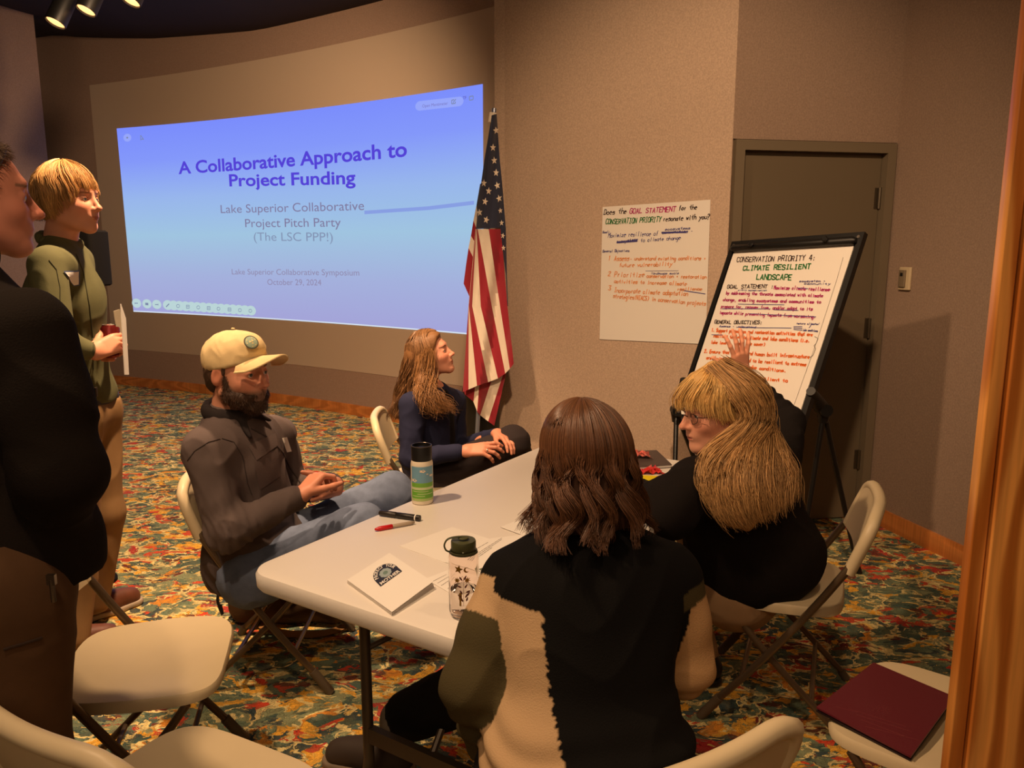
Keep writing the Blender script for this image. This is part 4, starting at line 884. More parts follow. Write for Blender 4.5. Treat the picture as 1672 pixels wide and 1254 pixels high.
    gc = lc(94,82,80); ax = wrr-elr
    fo = folds(.007, 24, 2, along=(1, 0, -.6), f2=.35)
    def dsp(V, N):
        x = fo(V, N); el = np.exp(-(np.linalg.norm(V-elr, axis=1)/.11)**2); x += el*.011*wav(V+((V@(ax/np.linalg.norm(ax)))[:, None]*ax)*5, 55, 7); return x
    sh = sdfobj('overshirt', S, .0065, M['cloth'], r, lambda V: np.tile(gc, (len(V), 1)), dsp)
    # collar: two leaves rising around the neck
    S = SDF(); cc = neck+A_((.0, 0, .018))
    for a in range(0, 360, 24): q = math.radians(a); S.ell(cc+R@A_((math.cos(q)*.062, math.sin(q)*.066, .012-.016*math.cos(q))), A_((.020, .022, .030)), R, .014)
    S.ell(cc+A_((0, 0, .02)), A_((.052, .054, .07)), R, .008, sub=True); S.cone(cc+R@A_((.06, .03, -.01)), cc+R@A_((.10, .075, -.055)), .016, .006, .02); S.cone(cc+R@A_((.06, -.03, -.01)), cc+R@A_((.11, -.065, -.062)), .018, .007, .02)
    sdfobj('collar', S, .005, M['cloth'], r, solid((44,38,38)), None, parent=sh)
    def onchest(px, py, off=.0): return onplane_body(sh, r, px, py, off)
    chest_marks(sh, r)
    # trousers
    S = SDF(); knl = P_(640, 806, 2.84); knr = P_(590, 862, 2.56); hipr = pel+A_((.02, -.09, -.03)); hipl = pel+A_((.02, .09, -.03))
    anl = A_((-.20, 3.02, .12)); anr = A_((-.27, 2.84, .12))
    S.cone(hipr, hipl, .12, .12, .05); S.chain([hipr, knr, anr], [.105, .080, .058], .035); S.chain([hipl, knl, anl], [.100, .080, .058], .035)
    jc = lc(112,124,150)
    sdfobj('jeans', S, .0075, M['denim'], r, lambda V: np.tile(jc, (len(V), 1))*(1+.15*wav(V, 14, 8))[:, None], folds(.0045, 26, 9, along=(0, 1, .2), f2=.4))
    for a in (anl, anr): shoe('shoe', r, (a[0]-.05, a[1]-.01, 0), (a[0]+.20, a[1]-.05, 0), M['leather'], M['sole'])
    return p
def raycast(obj, px, py):
    d = Vector(ray(px, py)).normalized(); o = obj; loc = Vector((0, 0, 0)); 
    for q in (o, o.parent, o.parent.parent if o.parent else None):
        if q is not None: loc += Vector(q.location)
    ok, hp, n, _ = o.ray_cast(CO-loc, d); return (hp+loc, n) if ok else (None, None)
def decal(name, obj, root, corners, mt, off=.003, n=5, th=0):
    """a thin patch of cloth or paper laid on a body surface, following it"""
    mb = MB(); c = corners; loc = Vector(root.location); okk = True
    def f(u, v):
        x = (c[0][0]*(1-u)+c[1][0]*u)*(1-v)+(c[3][0]*(1-u)+c[2][0]*u)*v; y = (c[0][1]*(1-u)+c[1][1]*u)*(1-v)+(c[3][1]*(1-u)+c[2][1]*u)*v
        hp, nn = raycast(obj, x, y)
        return None if hp is None else hp+nn*off-loc
    P = [[f(i/n, j/n) for i in range(n+1)] for j in range(n+1)]; flat = [q for r_ in P for q in r_]
    if any(q is None for q in flat): print('decal miss', name); return None
    mb.add(flat, [(j*(n+1)+i, (j+1)*(n+1)+i, (j+1)*(n+1)+i+1, j*(n+1)+i+1) for j in range(n) for i in range(n)])
    return mb.build(name, mt, obj)
def seam(name, obj, root, pts, mt, rad=.0022, n=8, off=.001):
    Q = []
    for a, b in zip(pts[:-1], pts[1:]):
        for k in range(n):
            t = k/n; hp, nn = raycast(obj, a[0]+(b[0]-a[0])*t, a[1]+(b[1]-a[1])*t)
            if hp is not None: Q.append(hp+nn*off-Vector(root.location))
    if len(Q) > 2: mb = MB(); mb.tube(Q, rad, 6); mb.build(name, mt, obj)
def chest_marks(sh, r):
    mk = mat('overshirt_cloth', (92,78,76), .9, bump=.3, bscale=400); dk = mat('seam_dark', (62,52,51), .9)
    decal('pocket_flap', sh, r, [(404, 728), (448, 708), (452, 728), (418, 752)], mk, .005); decal('pocket', sh, r, [(413, 752), (452, 732), (458, 776), (424, 800)], mk, .003)
    seam('front_placket', sh, r, [(410, 700), (440, 716), (462, 740), (474, 765), (500, 800)], dk, .003)
    seam('armhole_seam', sh, r, [(362, 716), (382, 722), (396, 745), (404, 790), (412, 810)], dk, .0014); seam('yoke_seam', sh, r, [(306, 752), (318, 736), (340, 722), (362, 716)], dk, .0014)
    decal('name_sticker', sh, r, [(458, 716), (466, 714), (474, 736), (466, 738)], M['paper'], .006, 3)
man_cap()
# ================================================================ woman in the navy blazer
def woman_blazer():
    P_ = lambda x, y, Y: V3(at(x, y, Y*.915))
    p = Person('seated woman with long light brown wavy hair in a navy blazer, looking up', (-.38, 3.62, 0)); r = p.root
    O = P_(703, 579, 3.95); neck = P_(700, 636, 3.97); F = A_((.94, -.12, .30)); U = A_((-.30, 0, .95))
    p.head(O, F, U, .92, neck, 'f', skin=(214,150,124), lip=(178,96,84), brow=.0032, jaw=.9, nose=.98)
    pel = P_(702, 764, 3.98); shr = P_(672, 662, 3.80); shl = P_(742, 655, 4.14); face = A_((.95, -.2, .05))
    elr = P_(672, 748, 3.74); wrr = P_(762, 736, 3.72); ell_ = P_(745, 735, 4.16); wrl = P_(812, 708, 3.86)
    S = SDF(); torso(S, pel, neck, shl, shr, face, .12, .09); S.chain([shr, elr, wrr], [.04, .034, .025]); S.chain([shl, ell_, wrl], [.04, .034, .025])
    hr = SDF(); hl = SDF(); hd = P_(798, 732, 3.70)
    hand(hr, wrr, hd-wrr, (.1, .55, -.8), (.1, .6, .8), ((10, 28, 18), (16, 32, 18), (24, 34, 18), (32, 36, 18)), spread=(-10, -3, 6, 16), sc=1.0, thumb=(.85, .4, .3)); hr.cone(wrr-(wrr-elr)*.1, wrr, .024, .023)
    hand(hl, wrl, A_((.55, -.75, -.1)), (0, -.2, -1), (-.7, -.5, 0), ((20, 25, 15), (22, 30, 15), (26, 32, 15), (30, 34, 15)), sc=.92, thumb=(.8, .45, .2)); hl.cone(wrl-(wrl-ell_)*.15, wrl, .024, .023)
    p.body(S, .010, [hr, hl])
    mb = MB(); rp = Vector(wrr+(hd-wrr)/np.linalg.norm(hd-wrr)*.100)-r.location+Vector((0, -.01, -.008)); mb.lathe([(.0085, -.002), (.0105, -.002), (.0105, .002), (.0085, .002)], n=16, T=Matrix.Translation(rp)@Vector(hd-wrr).to_track_quat('Z', 'Y').to_matrix().to_4x4()); mb.build('ring', mat('ring_silver', (220,216,208), .2, 1), r)
    S = SDF(); torso(S, pel, neck+A_((0, 0, -.012)), shl, shr, face, .128, .104); S.ell(neck+A_((.02, 0, .07)), (.075, .075, .085), k=.008, sub=True); sdfobj('black_top', S, .008, M['cloth'], r, solid((24,22,24)), folds(.003, 26, 3))
    S = SDF(); R = torso(S, pel, neck, shl, shr, face, .138, .115, .0, .05); S.chain([shr, elr, sl(elr, wrr, .04)], [.060, .052, .036], .03); S.chain([shl, ell_, sl(ell_, wrl)], [.058, .05, .034], .03)
    mid = pel+(neck-pel)*.62
    S.ell(mid+R@A_((.16, .0, -.02)), (.095, .048, .24), R, .02, sub=True); necksub(S, neck+A_((.015, 0, 0)), .072); S.plane(pel+A_((0, 0, -.06)), (0, 0, -1))
    nv = lc(40,42,66)
    fo = folds(.004, 24, 12); bz_ = sdfobj('blazer', S, .007, M['cloth'], r, lambda V: np.tile(nv, (len(V), 1)), lambda V, N: fo(V, N)+.005*np.exp(-(np.linalg.norm(V-elr, axis=1)/.10)**2)*wav(V, 60, 5))
    # badge with a lanyard clip
    decal('gold_name_badge', bz_, r, [(705, 662), (722, 658), (725, 671), (709, 675)], mat('badge_gold', (206,150,70), .4, .3), .012, 3)
    S = SDF(); knr = P_(838, 722, 3.86); knl = P_(800, 792, 3.98); hr_ = pel+A_((.03, -.08, -.03)); hl_ = pel+A_((.03, .08, -.03)); knl = A_((.0, 3.74, .51))
    anr = P_(800, 790, 4.1); S.cone(hr_, hl_, .115, .115, .05); S.chain([hr_, knr, A_((.10, 3.80, .34))], [.10, .072, .050], .03); S.chain([hl_, knl, A_((.06, 3.76, .10))], [.10, .074, .052], .03)
    sdfobj('trousers', S, .0075, M['cloth'], r, solid((52,44,44)), folds(.005, 26, 5, along=(1, -.1, 0), f2=.5))
    shoe('shoe', r, (.02, 3.76, 0), (.26, 3.73, 0), M['black'], M['black'])
    # hair
    S = SDF(); S.ell(p.w((-.016, 0, .028)), A_((.094, .077, .088)), p.R, .02); S.ell(p.w((.020, 0, .058)), A_((.070, .068, .056)), p.R, .02); S.plane(p.w((.066, 0, .06)), p.R@A_((1, 0, -.55)))
    S.chain([p.w((-.055, 0, .0)), p.w((-.085, -.01, -.10)), P_(670, 640, 3.93), P_(655, 675, 3.93)], [.078, .07, .050, .03], .03)
    S.chain([p.w((-.03, -.066, -.02)), P_(690, 625, 3.84), P_(705, 655, 3.80)], [.035, .035, .022], .03)
    sdfobj('hair', S, .006, M['hairv'], r, solid((128,88,52)), lambda V, N: .004*wav(V, 70, 3)); hv = r.children[-1]
    cf = lambda q, cl, th: lc(134,96,62)*(.45+.9*q.rand()+.3*cl)
    pa, co = long_hair(p.O, p.R, .92, 2200, 20, lambda th: .34 if th > 75 else .30, (-.10, 0, -1), .05, 1.0, cf, facelimit=66, wave=(.009, 7.5), seed=11, layers=(1.05, 1.18), back_dir=(-.10, -.01, 0))
    # front locks fall over the near shoulder
    strands('hair_strands', pa, .0013, co, M['hair'], r)
    S2 = np.random.RandomState(2); G = [[p.w((.03, -.078, .03)), P_(704, 610, 3.85), P_(708, 640, 3.78), P_(728, 664, 3.76)], [p.w((.0, -.084, .0)), P_(694, 615, 3.84), P_(700, 645, 3.77), P_(742, 668, 3.77)], [p.w((.04, .03, .105)), P_(722, 596, 3.84), P_(716, 620, 3.80), P_(718, 655, 3.76)], [p.w((-.02, -.08, .02)), P_(684, 620, 3.84), P_(686, 655, 3.76), P_(702, 672, 3.75)]]
    L_ = guide_locks(G[:2]+G[3:], 520, .026, 24, S2, (.010, 16)); strands('front_locks', L_, .0013, np.array([lc(152,108,66)*(.5+.8*S2.rand()) for _ in L_]), M['hair'], r)
    return p
def guide_locks(G, n, spread, M_, r, wave):
    out = []
    for i in range(n):
        w = r.rand(len(G))**3; w /= w.sum(); P = sum(w[k]*np.array([A_(q) for q in G[k]]) for k in range(len(G))); P = P+0
        m = len(P); t = np.linspace(0, m-1, M_); a = np.clip(t.astype(int), 0, m-2); f = (t-a)[:, None]
        def pt(k): return P[np.clip(k, 0, m-1)]
        p0, p1, p2, p3 = pt(a-1), pt(a), pt(a+1), pt(a+2); C = .5*(2*p1+(p2-p0)*f+(2*p0-5*p1+4*p2-p3)*f**2+(3*p1-p0-3*p2+p3)*f**3)
        jit = r.normal(size=3)*spread*.5; jit2 = r.normal(size=3)*spread*.35; tt = np.linspace(0, 1, M_)[:, None]; ph = r.rand()*.9+3*int(r.rand()*7)
        C = C+jit+jit2*tt+wave[0]*np.minimum(1, tt*2)*np.concatenate([np.sin(wave[1]*tt+ph), np.cos(wave[1]*tt*.9+ph), .3*np.sin(wave[1]*tt+ph)], 1); out.append(C)
    return np.array(out)
woman_blazer()
# ================================================================ lady with long blonde hair
def lady_blonde():
    P_ = lambda x, y, Y: V3(at(x, y, Y*1.06))
    p = Person('seated lady with very long blonde hair, glasses and black sweater, one hand raised', (.76, 2.42, 0)); r = p.root
    O = P_(1172, 668, 2.20); neck = P_(1196, 760, 2.26); F = A_((-.93, -.22, -.14)); U = A_((-.13, 0, .99))
    p.head(O, F, U, 1.07, neck, 'f', skin=(222,160,132), lip=(180,104,90), brow=None, jaw=.98, nose=1.1)
    pel = P_(1238, 928, 2.30); shl = P_(1130, 795, 2.12); shr = P_(1272, 752, 2.44); face = A_((-.66, .74, .1))
    ell_ = P_(1092, 832, 2.05); wrl = P_(985, 802, 2.33); elr = P_(1285, 690, 2.58); wrr = P_(1210, 606, 2.72)
    S = SDF(); torso(S, pel, neck, shl, shr, face, .14, .11); S.chain([shl, ell_, wrl], [.042, .036, .026]); S.chain([shr, elr, wrr], [.042, .034, .024])
    hr = SDF(); hd = P_(1207, 545, 2.66)
    hand(hr, wrr, A_(tuple(hd-wrr))*1.0, (-.25, .9, .1), (-.95, -.25, .1), ((8, 12, 8), (6, 12, 8), (8, 14, 10), (10, 14, 8)), spread=(-13, -3, 7, 22), sc=.98, thumb=(.52, .85, .2)); hr.cone(wrr-(wrr-elr)*.15, wrr, .025, .024)
    hl = SDF(); hand(hl, wrl, A_((-.6, .8, -.1)), (0, 0, -1), (.6, .5, 0), ((15, 25, 15),)*4, sc=.95)
    p.body(S, .010, [hr, hl])
    S = SDF(); R = torso(S, pel, neck+A_((0, 0, -.01)), shl, shr, face, .190, .160, .03, .07); S.chain([shl, ell_, sl(ell_, wrl)], [.082, .080, .050], .04); S.chain([shr, shr*.5+elr*.5, elr, sl(elr, wrr, .02)], [.070, .064, .056, .037], .035)
    S.ell(pel+A_((-.01, .0, .06)), (.215, .190, .155), None, .06); S.plane(pel+A_((0, 0, -.075)), (0, 0, -1)); necksub(S, neck)
    fo = folds(.005, 20, 14); dd_ = wrr-elr; dd_ = dd_/np.linalg.norm(dd_)
    def dsp(V, N):
        t = (V-elr)@dd_; m = np.exp(-(np.linalg.norm(V-(elr+wrr)/2, axis=1)/.13)**2); return fo(V, N)+.0045*m*np.sin(t*150+3*wav(V, 20, 3))
    sdfobj('sweater', S, .008, M['knit'], r, solid((28,24,23)), dsp)
    S = SDF();  anl = P_(1148, 1080, 2.42); knr = A_((.72, 2.86, .50)); anr = A_((.76, 3.0, .12)); hl_ = pel+R@A_((.02, .1, -.03)); hr_ = pel+R@A_((.02, -.1, -.03))
    knl = P_(1110, 962, 2.42); S.cone(hl_, hr_, .135, .135, .05); S.chain([hl_, knl, anl], [.115, .082, .058], .03); S.chain([hr_, knr, anr], [.115, .082, .058], .03); S.plane(anl+A_((0, 0, .02)), (0, 0, -1))
    sdfobj('trousers', S, .008, M['cloth'], r, solid((158,128,96)), folds(.004, 22, 5))
    for a in (anl, anr):
        S = SDF(); S.cone(a+A_((0, 0, .05)), A_((a[0], a[1], .06)), .044, .042, .02); sdfobj('sock', S, .007, M['knit'], r, solid((92,34,38))); shoe('shoe', r, (a[0]+.03, a[1]-.06, 0), (a[0]-.10, a[1]+.16, 0), M['black'], M['black'])
    # glasses
    gm = mat('glasses_wire', (60,44,40), .3, .7)
    mb = MB(); lo = Vector(r.location)
    for s in (-1, 1):
        ring = [Vector(p.w((.099-.008*abs(math.cos(t)), s*.033+.021*math.cos(t), -.004+.015*math.sin(t))))-lo for t in np.linspace(0, 2*math.pi, 17)]; mb.tube(ring, .0012, 6, cap=False)
        mb.tube([Vector(p.w(q))-lo for q in ((.092, s*.054, .002), (.080, s*.069, .002), (.02, s*.080, .001), (-.008, s*.081, -.004))], .0013, 6)
    mb.tube([Vector(p.w(q))-lo for q in ((.101, -.013, .0), (.106, 0, .004), (.101, .013, .0))], .0012, 6); g = mb.build('glasses', gm, r)
    for s in (-1, 1):
        mb = MB(); mb.add([Vector(p.w((.098-.008*abs(math.cos(t)), s*.033+.020*math.cos(t), -.004+.014*math.sin(t))))-lo for t in np.linspace(0, 2*math.pi, 16, endpoint=False)], [tuple(range(16))]); mb.build('lens', M['glass'], g)
    # hair mass + strands
    S = SDF(); S.ell(p.w((-.022, 0, .034)), A_((.100, .086, .093)), p.R, .02); S.plane(p.w((.050, 0, 0)), p.R@A_((1, 0, .25)))
    S.chain([p.w((-.07, 0, .0)), P_(1225, 740, 2.20), P_(1222, 800, 2.06), P_(1218, 850, 2.03)], [.066, .056, .048, .03], .04); S.chain([p.w((-.05, .06, -.02)), P_(1185, 745, 2.09), P_(1180, 800, 2.04), P_(1195, 850, 2.02)], [.022, .034, .034, .018], .03); S.chain([P_(1225, 740, 2.2), P_(1262, 770, 2.16), P_(1245, 830, 2.08)], [.064, .052, .025], .04)
    hv = sdfobj('hair', S, .007, M['hairv'], r, solid((176,134,84)), lambda V, N: .005*wav(V*A_((1, 1, .25)), 75, 3))
    R_ = np.random.RandomState(4)
    G = [[p.w((.03, .025, .122)), p.w((.01, .092, .06)), p.w((-.02, .100, -.02)), P_(1150, 735, 2.08), P_(1148, 790, 2.02), P_(1182, 838, 1.99)], [p.w((.01, .02, .128)), p.w((-.02, .094, .06)), p.w((-.045, .098, -.03)), P_(1172, 760, 2.03), P_(1170, 815, 1.99), P_(1204, 862, 1.98)],
         [p.w((-.01, .015, .130)), p.w((-.06, .088, .06)), p.w((-.09, .085, -.04)), P_(1196, 750, 2.03), P_(1196, 812, 1.98), P_(1222, 860, 1.98)],
         [p.w((-.03, .01, .130)), p.w((-.105, .062, .06)), p.w((-.125, .055, -.04)), P_(1224, 735, 2.05), P_(1224, 800, 1.98), P_(1240, 855, 1.99)],
         [p.w((-.04, .0, .128)), p.w((-.126, .02, .06)), p.w((-.148, .015, -.04)), P_(1250, 740, 2.10), P_(1256, 800, 2.03), P_(1262, 850, 2.02)],
         [p.w((-.04, -.01, .128)), p.w((-.126, -.03, .05)), p.w((-.145, -.04, -.04)), P_(1276, 735, 2.18), P_(1290, 780, 2.13), P_(1292, 815, 2.12)],
         [p.w((-.05, .0, .125)), p.w((-.125, .0, .03)), p.w((-.15, .0, -.05)), P_(1268, 735, 2.12), P_(1276, 775, 2.08), P_(1270, 838, 2.03)]]
    def lerpG(t, G, wv, n, sp, M_, rnd, wave):
        out = []
        for i in range(n):
            x = rnd.rand()*(len(G)-1); k = int(x); f = x-k; A = np.array([A_(q) for q in G[k]]); B = np.array([A_(q) for q in G[min(k+1, len(G)-1)]]); P = A*(1-f)+B*f
            o = guide_locks([P], 1, sp, M_, rnd, wave)[0]; cl = math.sin(x*17)*.012+math.sin(x*41)*.008; tt = np.linspace(0, 1, M_)[:, None]; o = o+A_((cl, 0, 0))*tt*1.4; keep = rnd.uniform(.8, 1.0)**.7
            o[:, :] = o[0]+(o-o[0])*1.0; o = np.array([[np.interp(q*keep, np.linspace(0, 1, M_), o[:, a]) for a in range(3)] for q in np.linspace(0, 1, M_)]); out.append(o)
        return np.array(out)
    Pp = lerpG(0, G, 0, 2300, .014, 24, R_, (.0075, 19)); strands('hair_strands', Pp, .0012, np.array([lc(200,156,102)*(.46+.9*R_.rand()) for _ in Pp]), M['hair'], r, hv)
    # bangs
    G2 = [[p.w((.0, .01, .130)), p.w((.055, .05, .098)), p.w((.088, .052, .055)), p.w((.088, .056, .022))], [p.w((.01, .0, .131)), p.w((.07, .015, .100)), p.w((.108, .015, .055)), p.w((.110, .016, .018))], [p.w((.01, -.005, .131)), p.w((.065, -.03, .098)), p.w((.100, -.04, .055)), p.w((.098, -.045, .02))], [p.w((.0, .015, .130)), p.w((.03, .075, .085)), p.w((.045, .086, .035)), p.w((.035, .085, -.015))], [p.w((-.01, .015, .130)), p.w((.0, .085, .08)), p.w((.01, .092, .03)), p.w((-.005, .088, -.03))]]
    Pb = lerpG(0, [G2[2], G2[1], G2[0], G2[3], G2[4]], 0, 1000, .008, 14, R_, (.002, 8)); strands('bangs', Pb, .0012, np.array([lc(232,190,120)*(.6+.7*R_.rand()) for _ in Pb]), M['hair'], r, hv)
    S = SDF(); S.chain([p.w((.0, .0, .118)), p.w((.055, .02, .092)), p.w((.082, .02, .055)), p.w((.088, .018, .034))], [.022, .022, .016, .010], .02); S.chain([p.w((.0, .0, .118)), p.w((.05, -.02, .092)), p.w((.075, -.03, .055)), p.w((.08, -.03, .034))], [.022, .022, .016, .008], .02); S.chain([p.w((.03, .05, .08)), p.w((.055, .06, .045)), p.w((.05, .066, .015))], [.02, .02, .012], .02)
    sdfobj('bangs_mass', S, .005, M['hairv'], r, solid((206,164,104)), None, parent=hv)
    return p
lady_blonde()
# ================================================================ brunette from behind in the colour-block sweater
def brunette():
    P_ = lambda x, y, Y: V3(at(x, y, Y*.925))
    p = Person('person seated with their back to us, brown shoulder-length hair and colour-block knit sweater', (.15, 1.36, 0)); r = p.root
    O = P_(955, 752, 1.62); neck = P_(960, 868, 1.60); F = A_((-.12, 1, -.12)); U = A_((0, .1, 1))
    p.head(O, F, U, .96, neck, 'f', brow=None)
    pel = A_((.145, 1.33, .53)); shl = P_(835, 955, 1.60); shr = P_(1096, 945, 1.62); face = A_((-.10, 1, -.1))
    ell_ = P_(775, 1118, 1.50); wrl = P_(800, 1235, 1.62); elr = P_(1118, 1090, 1.60); wrr = P_(1060, 1080, 1.85)
    S = SDF(); torso(S, pel, neck, shl, shr, face, .13, .10); S.chain([shl, ell_, wrl], [.04, .034, .026]); S.chain([shr, elr, wrr], [.04, .034, .026])
    hl = SDF(); hand(hl, wrl, (.1, .8, -.5), (.9, 0, -.2), (0, .5, .8), ((20, 30, 15),)*4, sc=.95)
    hr = SDF(); hand(hr, wrr, (-.5, .8, .1), (0, 0, -1), (-.6, -.3, .2), ((20, 30, 15),)*4, sc=.95)
    p.body(S, .010, [hl, hr])
    S = SDF(); R = torso(S, pel, neck+A_((0, 0, -.004)), shl, shr, face, .172, .130, .01, .06); S.chain([shl, (shl+ell_)/2, ell_, sl(ell_, wrl)], [.066, .066, .062, .040], .03); S.chain([shr, (shr+elr)/2, elr, sl(elr, wrr)], [.068, .062, .055, .040], .03)
    S.cone(pel+A_((-.05, 0, .02)), pel+A_((.05, 0, .02)), .150, .150, .05); S.plane(pel+A_((0, 0, -.06)), (0, 0, -1)); necksub(S, neck)
    K, T_, O_ = lc(20,19,19), lc(184,154,118), lc(74,66,44)
    def xz(px, py, Y=1.47): q = P_(px, py, Y); return q[0], q[2]
    def colr(V):
        x, z, y = V[:, 0], V[:, 2], V[:, 1]; C = np.tile(K, (len(V), 1)); wob = .0022*np.sign(np.sin(z*330+3*np.sin(z*47))); wb2 = .002*np.sign(np.sin(x*300))
        # tan panel running down the left of the back
        pts = [xz(884, 1010), xz(892, 1080), xz(908, 1150), xz(926, 1200), xz(940, 1300)]; zz = [q[1] for q in pts][::-1]; xx = [q[0] for q in pts][::-1]; edge = np.interp(z, zz, xx); zt = xz(880, 1000)[1]
        C[(x < edge+wob) & (z < zt+.02)] = T_
        # left sleeve: near the sleeve axis
        ax = (ell_-shl); t = ((V-shl)@ax)/(ax@ax); dist = np.linalg.norm(V-shl-np.clip(t, 0, 1)[:, None]*ax, axis=1)
        a2 = wrl-ell_; t2 = ((V-ell_)@a2)/(a2@a2); d2 = np.linalg.norm(V-ell_-np.clip(t2, 0, 1.3)[:, None]*a2, axis=1)
        # seam between sleeve and body: a line from the top of the shoulder to the armpit
        s0, s1 = A_(xz(812, 915)), A_(xz(880, 1040)); sx_ = s0[0]+(z-s0[1])/(s1[1]-s0[1])*(s1[0]-s0[0]); slv = ((dist < .078) & (t > .0) & (x < sx_+wb2)) | ((d2 < .07) & (t > .8))
        slv |= (x < xz(852, 1100)[0]) & (dist < .085) & (t > .25)
        C[slv & (t <= .38)] = T_; C[slv & (t > .38)] = O_
        C[slv & (t < .02)] = K
        a3 = elr-shr; t3 = ((V-shr)@a3)/(a3@a3); d3 = np.linalg.norm(V-shr-np.clip(t3, 0, 1)[:, None]*a3, axis=1); a4 = wrr-elr; t4 = ((V-elr)@a4)/(a4@a4); d4 = np.linalg.norm(V-elr-np.clip(t4, 0, 1)[:, None]*a4, axis=1)
        m = ((d3 < .075) & (t3 > .2) & (x > xz(1112, 1000)[0])) | ((d4 < .065) & (t3 > .7) & (x > xz(1085, 1000)[0])); C[m] = T_*A_((.92, .82, .7)); C[(d3 < .09) & (t3 > .02) & (t3 <= .2) & (x > xz(1110, 930)[0])] = O_
        return C
    fo = folds(.0045, 17, 23)
    sdfobj('sweater', S, .0055, M['knit'], r, colr, lambda V, N: fo(V, N)+.006*np.exp(-((V[:, 2]-.60)/.06)**2)*np.sin(V[:, 2]*95+3*wav(V, 8, 2)), it=2)
    S = SDF(); S.cone(neck+A_((0, 0, -.03)), neck+A_((0, 0, .035)), .068, .062, .02); S.cone(neck+A_((0, 0, -.05)), neck+A_((0, 0, .08)), .052, .052, .01); sdfobj('neckband', S, .006, M['knit'], r, solid((22,20,20)))
    # trousers, sock, shoe
    S = SDF(); hl_ = pel+A_((-.09, .02, -.02)); hr_ = pel+A_((.09, .02, -.02)); knl = P_(806, 1112, 1.98); anl = A_((-.315, 2.03, .19)); knr = A_((.34, 1.88, .52)); anr = A_((.36, 2.02, .12))
    S.cone(hl_, hr_, .13, .13, .05); S.chain([hl_, knl, anl], [.105, .085, .072], .03); S.chain([hr_, knr, anr], [.105, .078, .055], .03); d = anl-knl; d /= np.linalg.norm(d); S.plane(anl-d*.01, d)
    sdfobj('trousers', S, .008, M['cloth'], r, solid((15,14,15)), folds(.003, 22, 5))
    S = SDF(); an2 = A_((-.35, 2.06, .09)); S.chain([anl-d*.05, anl+d*.02, an2], [.052, .052, .046], .02); sdfobj('grey_sock', S, .006, M['knit'], r, solid((132,124,112)))
    shoe('shoe', r, (an2[0]+.05, an2[1]-.02, .0), (an2[0]-.21, an2[1]+.03, 0), mat('dark_trainer', (58,46,38), .7), mat('trainer_sole', (120,104,86), .7), 1.05)
    shoe('shoe', r, (.36, 1.98, 0), (.34, 2.24, 0), M['black'], M['black'])
    # hair
    S = SDF(); S.ell(p.w((-.02, 0, .028)), A_((.098, .083, .091)), p.R, .02); S.plane(p.w((.05, 0, 0)), p.R@A_((1, 0, .2)))
    S.chain([p.w((-.035, 0, -.01)), p.w((-.040, 0, -.09)), p.w((-.040, 0, -.135))], [.076, .068, .045], .04)
    for s in (-1, 1): S.chain([p.w((-.02, s*.052, .0)), p.w((-.03, s*.062, -.07)), p.w((-.03, s*.06, -.12))], [.026, .034, .022], .04)
    hv = sdfobj('hair', S, .006, M['hairv'], r, solid((74,48,34)), lambda V, N: .005*wav(V*A_((1, 1, .3)), 75, 3))
    R_ = np.random.RandomState(9); out = []; cols = []
    n = 3200; M_ = 26
    for i in range(n):
        az = R_.uniform(60, 300); a = math.radians(az); lay = R_.uniform(1.0, 1.1); q = []; k = round(az/8); rk = np.random.RandomState(k+100); amp = .010+.008*rk.rand(); fr = 30+14*rk.rand(); ph = rk.rand()*6+R_.rand()*.9; Ln = (.150+.03*rk.rand())*R_.uniform(.86, 1.05); part = .012
        flare = .020+.035*rk.rand()
        for j in range(M_):
            s = j/(M_-1)*(.16+Ln)
            if s < .16:
                f = s/.16; phi = math.radians(4+90*f); e = A_((-.020+.104*lay*math.sin(phi)*math.cos(a), part*(1-f)+.088*lay*math.sin(phi)*math.sin(a), .028+.097*lay*math.cos(phi))); last = e
                e = e+A_((0, 0, 0))
            else:
                d = s-.16; f = d/Ln; o = A_((math.cos(a), math.sin(a), 0)); tn = A_((-math.sin(a), math.cos(a), 0)); w_ = amp*min(1, d/.05)
                e = last+A_((0, 0, -d))+o*(.012*f+flare*f**3*math.sin(ph))+tn*w_*math.sin(fr*d*1.6+ph)+o*w_*.8*math.cos(fr*d*1.6+ph)
            q.append(p.w(e))
        out.append(q); top = (az > 150 and az < 210); cols.append(lc(98,64,42)*(.4+.8*R_.rand()+.35*rk.rand()))
    strands('hair_strands', np.array(out), .0012, np.array(cols), M['hair'], r, hv)
    return p
brunette()
